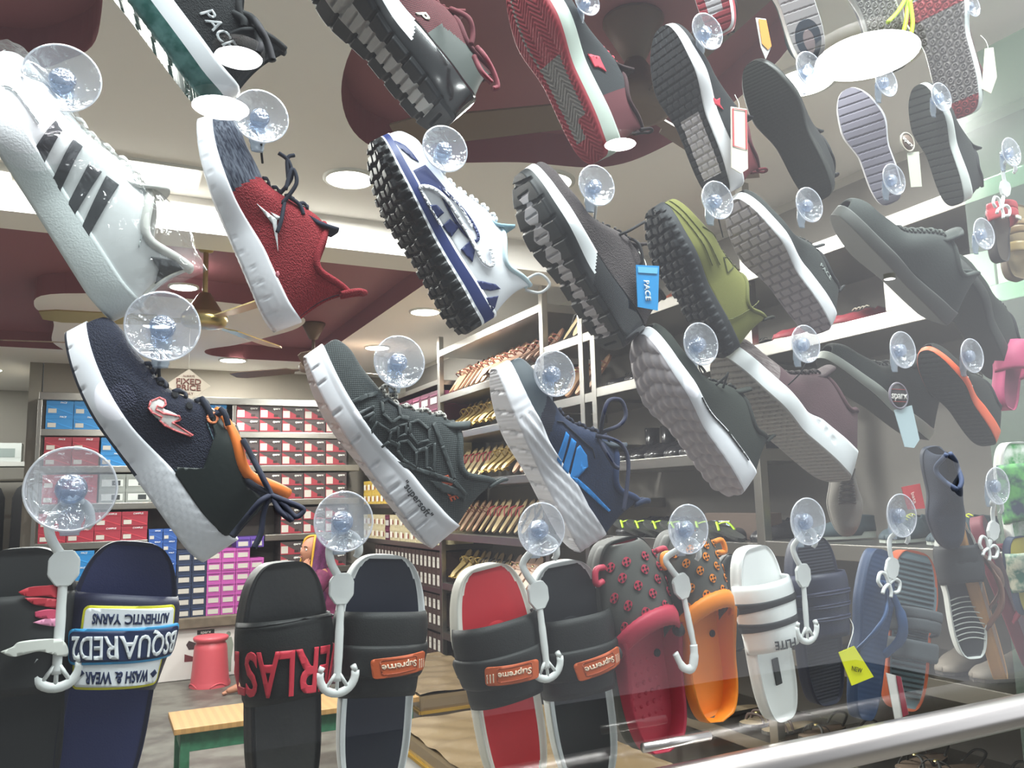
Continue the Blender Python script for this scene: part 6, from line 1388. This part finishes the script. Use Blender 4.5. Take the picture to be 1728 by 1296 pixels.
# clogs
def clog(label, toe, heel, col, yaw, L=.27, W=.056, d=.05, studs=True):
    gy = M('#4d4d49', .6, 'noise', 500, .1); c = M(col, .5); cd = M(col, .55, 'noise', 300, .15)
    s = Slide('clog', label, toe, heel, d, yaw, L=L, W=W, th=.032, rimc=gy, topc=c, strapc=None, cat='clog', rimw=.05, taper=.84, dish=.012)
    # coloured inner wall around the heel
    wl_ = []
    for u in frange(-1, 1, 41):
        a = u * pi / 2
        t = .36 * (1 - cos(a)) ; 
        x = L * (.015 + .50 * (1 - cos(a)) ** .8) ; w = s.hw(min(.95, max(.004, x / L))) * .97; wl_.append((x, w * (1 if u > 0 else -1) if abs(u) > .02 else 0))
    V = []; Fc = []; hts = (-.012, .000, .010, .014, .010, -.006)
    offs = (.90, .90, .93, .97, 1.0, 1.02)
    ts = frange(0, .56, 30); path = [(L * t, s.hw(t)) for t in ts][::-1] + [(L * t, -s.hw(t)) for t in ts[1:]]
    for (x, y) in path:
        t = x / L; rise = 1 + 1.0 * ss(.25, .56, t)
        for o_, h_ in zip(offs, hts): V.append((x + (1 - o_) * .25 * L * (.5 - t) if t < .1 else x, y * o_, h_ * (rise if h_ > 0 else 1)))
    k = len(hts)
    for i in range(len(path) - 1):
        for j in range(k - 1): a = i * k + j; Fc.append((a, a + 1, a + k + 1, a + k))
    mesh_obj('heel_wall', V, Fc, c, s.root)
    # vamp: domed toe with an arched opening towards the heel
    V = []; Fc = []; na, nx = 40, 34; AR = .040
    def dome(a, q):
        """a -1..1 across, q 0 opening edge .. 1 toe tip"""
        xo = L * (.44 + .20 * (1 - a * a)); x = xo + (L * .985 - xo) * q; t = x / L; ph = a * pi / 2
        w = s.hw(min(.996, t)) * 1.02; hgt = AR * (1 - .35 * q) * (s.E(min(.999, t)) ** .7)
        return Vector((x, w * sin(ph), -.018 + (.018 + hgt) * max(0, cos(ph)) ** .80))
    for i in range(na + 1):
        for j in range(nx + 1): V.append(dome(-1 + 2 * i / na, (j / nx) ** .8))
    for i in range(na):
        for j in range(nx): a = i * (nx + 1) + j; Fc.append((a, a + 1, a + nx + 2, a + nx + 1))
    mesh_obj('vamp', V, Fc, gy, s.root, solid=.005, soff=-1)
    # vent holes: coloured plug with dark cross-shaped openings
    for r_, (q, aa) in enumerate([(q, a) for q, row in ((.12, (-.55, -.18, .2, .56)), (.30, (-.42, 0, .42)), (.46, (-.6, -.2, .2, .6)), (.62, (-.40, 0, .42)), (.78, (-.5, -.12, .30, .60))) for a in row]):
        p = dome(aa, q); e = .01; tx_ = (dome(aa + e, q) - dome(aa - e, q)).normalized(); tq = (dome(aa, q + e) - dome(aa, q - e)).normalized(); n = tq.cross(tx_)
        if n.z < 0: n = -n
        def fn(u, v, p=p, a_=tx_, b_=tq, n=n): return p + n * .0006 + a_ * u + b_ * v, n
        R_ = .0058
        wrap('vent', poly2d([[(R_ * cos(t) * (1 + .05 * cos(4 * t)), R_ * sin(t) * (1 + .05 * cos(4 * t))) for t in frange(0, 2 * pi, 33)[:-1]]]), fn, c, s.root, 0, .0010, False)
        for (u, v) in ((.0027, .0022), (-.0027, .0020), (.0022, -.0027), (-.0022, -.0024)):
            wrap('vent_hole', poly2d([[(u + .0016 * cos(t), v + .0016 * sin(t)) for t in frange(0, 2 * pi, 7)[:-1]]]), lambda a, b, f=fn: (f(a, b)[0] + f(a, b)[1] * .0014, f(a, b)[1]), M('#201c1c', .9), s.root, 0, .0006, False)
    # coloured band along the opening
    V = []; Fc = []
    for i, a in enumerate(frange(-1, 1, 45)):
        for j, q in enumerate((-.10, -.06, 0, .05, .10)):
            p = dome(a, max(0, q)) ; p = Vector((p.x + min(0, q) * .12, p.y * 1.03, p.z + (.004 if abs(q) < .09 else .001)))
            p.x += .0006 * (i % 2); V.append(p)
    for i in range(44):
        for j in range(4): a = i * 5 + j; Fc.append((a, a + 1, a + 6, a + 5))
    mesh_obj('opening_band', V, Fc, cd, s.root, solid=.006, soff=0)
    # heel strap folded over the vamp, rivets, side lugs
    for sg in (1, -1):
        y = sg * (s.hw(.55) + .006); q = [(0, .014), (.009, .013), (.011, .009), (.011, -.002)]
        o = lathe('rivet', [(0, .006), (.007, .0055), (.009, .002), (.009, -.003)], M('#3c3a3a', .4), s.root, 20); o.matrix_basis = Matrix.Translation((L * .52, y, .012)) @ Matrix.Rotation(-sg * pi / 2, 4, 'X')
        tubes('side_lug', [[(L * .84, sg * W * .90, .006), (L * .84, sg * W * 1.12, .008), (L * .90, sg * W * 1.06, .008), (L * .90, sg * W * .80, .006)]], .004, c, s.root, 8, smooth=5, up=(0, 0, 1))
    lathe('air_hole', [(0, .001), (.005, .001), (.005, -.001)], M('#2a2020', .8), s.root, 16, loc=(L * .42, -W * .52, -.0095))
    if studs:
        P = [(L * (.16 + .30 * u), W * v) for u in frange(0, 1, 7) for v in (-.4, -.2, 0, .2, .4)]
        V = []; Fc = []
        for (x, y) in P:
            o = len(V); V.append((x, y, -.0085))
            for k in range(8): V.append((x + .0032 * cos(k * pi / 4), y + .0032 * sin(k * pi / 4), -.0115))
            Fc += [(o, o + 1 + k, o + 1 + (k + 1) % 8) for k in range(8)]
        o = mesh_obj('massage_dots', V, Fc, c, s.root); o['kind'] = 'stuff'
    return s
clog('grey clog with pink vents, pink band and pink footbed', (1052, 908), (1118, 1266), '#b8324a', .12)
clog('grey clog with orange vents and smooth orange footbed', (1158, 892), (1208, 1216), '#f0891e', .12, d=.055, studs=False)
s = Shoe('casual_shoe', 'dark rounded shoe toe between the orange clog and the white slide', (1225, 935), (1235, 1100), .16, .16, -80, L=.25, W=.044, th=((0, .02), (1, .018)), solem=M('#2a2c2c', .5), upm=M('#2a3033', .4), lin_m=DARK)

# ================================================================== PRICE TAGS
def tagcard(label, quad, d, m, cord=None, prints=(), name='price_tag', r=.0008):
    P = [onY(x, y, G + d) for x, y in quad]; c = sum(P, Vector()) / len(P); t = thing(name, label, 'price tag', c)
    bm = bmesh.new(); bm.faces.new([bm.verts.new(p - c) for p in P]); o = bm_obj('card', bm, m, t); md = o.modifiers.new('thickness', 'SOLIDIFY'); md.thickness = .0012; md.offset = 0
    if cord: tubes('string', [[onY(x, y, G + d + dd) - c for x, y, dd in cord]], r, M('#d8d6ce', .7), t, 6, smooth=4)
    return t, c
def tprint(t, c, polys, d, m, name='print'):
    bm = bmesh.new()
    for p in polys: bm.faces.new([bm.verts.new(onY(x, y, G + d) - c) for x, y in p])
    o = bm_obj(name, bm, m, t); md = o.modifiers.new('thickness', 'SOLIDIFY'); md.thickness = .0006; md.offset = 0
def ttext(t, c, s_, px, py, d, size, ang, m, bold=.01):
    p = onY(px, py, G + d) - c; bm = text2d(s_, size, bold)
    return flat('lettering', bm, Matrix.Translation(p) @ Matrix.Rotation(-ang, 4, 'Y') @ Matrix.Rotation(pi / 2, 4, 'X'), m, t)
t, c = tagcard('blue price tag with white lettering on the grey maroon-toed trainer', [(1073, 447), (1112, 449), (1110, 524), (1076, 518)], .02, M('#1f93d6', .45), [(1092, 455, 0), (1088, 440, .01), (1078, 425, .02)])
ttext(t, c, 'PACE', 1092, 490, .018, .013, -1.5, M('#e8f4fb', .5), .03)
tprint(t, c, [[(1076, 450), (1110, 452), (1109, 462), (1077, 460)]], .0185, M('#6fbfe6', .4))
t, c = tagcard('white price tag in a red frame on the black red-heeled trainer', [(1233, 180), (1260, 184), (1262, 285), (1250, 293), (1234, 283)], .02, M('#d9d2c4', .6), [(1246, 190, 0), (1247, 176, .01), (1240, 160, .02)])
tprint(t, c, stroke2d([(1237, 183), (1259, 186), (1260, 252), (1238, 246)], 2.4, True), .0185, M('#c8494f', .5))
t, c = tagcard('long cream price tag below the honeycomb soled trainer', [(1662, 82), (1676, 80), (1682, 130), (1672, 158), (1657, 150)], .03, M('#cfcab4', .6), [(1668, 84, 0), (1664, 70, .01), (1655, 60, .02)])
t, c = tagcard('narrow white and orange tag beside the red heel at the top', [(1275, 30), (1292, 32), (1300, 82), (1292, 100), (1284, 80)], .03, M('#cfcfca', .6))
tprint(t, c, [[(1280, 32), (1293, 34), (1302, 78), (1296, 84), (1286, 74)]], .028, M('#e08a20', .5))
t, c = tagcard('yellow price tag hanging beside the blue flip-flop', [(1415, 1101), (1441, 1090), (1474, 1142), (1437, 1157)], -.0 + .012, M('#e3e312', .5), [(1430, 1096, 0), (1440, 1060, .01), (1430, 1038, .02)])
ttext(t, c, 'NEW', 1446, 1130, .010, .010, -.3, M('#5a5a10', .5), .0)
t, c = tagcard('red price tag hanging beside the navy slip-on shoe', [(1521, 822), (1552, 816), (1561, 858), (1532, 860)], .03, M('#c0393c', .5))
ttext(t, c, 'bata', 1542, 840, .028, .012, -1.3, M('#e8c8c0', .5), .0)
t, c = tagcard('small white and maroon tag low beside the striped sandal', [(1495, 1135), (1520, 1142), (1533, 1205), (1510, 1215)], .03, M('#d8d4d0', .5)); tprint(t, c, [[(1512, 1140), (1520, 1142), (1533, 1205), (1524, 1210)]], .028, M('#8c2338', .5))
# round hang tag with strip
c = onY(1516, 668, G + .03); t = thing('price_tag', 'round dark hang tag with a long pale strip on the black thin-lined trainer', 'price tag', c)
rr_ = 23 * -(RM.transposed() @ (c - C0)).z / F
o = lathe('disc', [(0, -.001), (rr_ * .9, -.001), (rr_ * .9, .001), (0, .001)], M('#2e2524', .5), t, 28, axis='y'); tubes('disc_rim', [[(rr_ * .93 * cos(a), 0, rr_ * .93 * sin(a)) for a in frange(0, 2 * pi, 33)[:-1]]], rr_ * .09, M('#8d8490', .4), t, 6, smooth=0, closed=True)
flat('lettering', text2d('sparx', rr_ * .75, .03), Matrix.Translation((0, -.0018, 0)) @ Matrix.Rotation(pi / 2, 4, 'X'), M('#e8e2da', .5), t)
for dz in (.45, -.45): flat('line', poly2d([[(-rr_ * .7, dz * rr_), (rr_ * .7, dz * rr_), (rr_ * .7, dz * rr_ + .0008), (-rr_ * .7, dz * rr_ + .0008)]]), Matrix.Translation((0, -.0018, 0)) @ Matrix.Rotation(pi / 2, 4, 'X'), M('#c04038', .5), t)
bm = bmesh.new(); bm.faces.new([bm.verts.new(onY(x, y, G + .032) - c) for x, y in ((1508, 692), (1538, 684), (1551, 742), (1542, 756), (1526, 754))]); o = bm_obj('strip', bm, M('#b9ccd2', .4), t); o.modifiers.new('thickness', 'SOLIDIFY').thickness = .001
c = onY(1531, 240, G + .03); t = thing('price_tag', 'oval brown hang tag on the ribbed grey soled trainer', 'price tag', c)
rr_ = 16 * -(RM.transposed() @ (c - C0)).z / F
lathe('disc', [(0, -.001), (rr_, -.001), (rr_, .001), (0, .001)], M('#6f5a4c', .5), t, 24, axis='y'); tubes('disc_rim', [[(rr_ * cos(a), 0, rr_ * sin(a)) for a in frange(0, 2 * pi, 33)[:-1]]], rr_ * .12, M('#bfb6a6', .4), t, 6, smooth=0, closed=True)
flat('lettering', text2d('sparx', rr_ * .7, .03), Matrix.Translation((0, -.0018, 0)) @ Matrix.Rotation(pi / 2, 4, 'X') @ Matrix.Rotation(-.5, 4, 'Z'), M('#e8e2da', .5), t)
bm = bmesh.new(); bm.faces.new([bm.verts.new(onY(x, y, G + .032) - c) for x, y in ((1530, 258), (1550, 256), (1555, 315), (1537, 316))]); o = bm_obj('strip', bm, M('#c9cbb8', .4), t); o.modifiers.new('thickness', 'SOLIDIFY').thickness = .001
# ---- cords from the cups down to the shoes
def strand(label, pts, r=.0011, m=None):
    P = [onY(x, y, G + d) for x, y, d in pts]; c = P[0]
    o = tubes('hanging_string', [[p - c for p in P]], r, m or M('#1c1d20', .8), None, 6, smooth=4); o.location = c
    tag(o, label, 'string', 'strings between cups and shoes'); return o
strand('dark string from its cup to the navy orange-collared shoe', [(272, 598, .02), (268, 620, .03), (270, 648, .04)], .002)
strand('dark string from its cup to the red knitted trainer', [(441, 243, .02), (441, 255, .03), (443, 275, .045)], .0016)
strand('pale string from its cup to the bagged white trainer', [(118, 190, .02), (128, 210, .03), (150, 235, .045)], .0022, M('#dcdcd8', .6))
strand('dark string from its cup to the grey hexagon shoe', [(668, 650, .02), (664, 662, .03), (660, 680, .045)], .0014)
strand('pale string from its cup to the white and navy trainer', [(750, 292, .02), (746, 305, .03), (742, 320, .045)], .0018, M('#dcdcd8', .6))
strand('string from its cup to the navy blue-barred shoe', [(935, 668, .02), (932, 680, .03), (928, 695, .045)], .0014)
strand('bright string from its cup to the grey maroon-toed trainer', [(1006, 346, .02), (1004, 362, .03), (1002, 380, .045)], .0025, M('#e8e8e4', .5))
strand('dark string from its cup to the bumpy soled trainer', [(1183, 612, .02), (1180, 620, .03), (1190, 640, .05)])
strand('dark string from its cup to the mauve trainer', [(1362, 610, .02), (1350, 630, .03), (1330, 650, .05)])
strand('dark string from its cup to the olive green shoe', [(1212, 368, .02), (1216, 384, .03), (1220, 400, .05)])
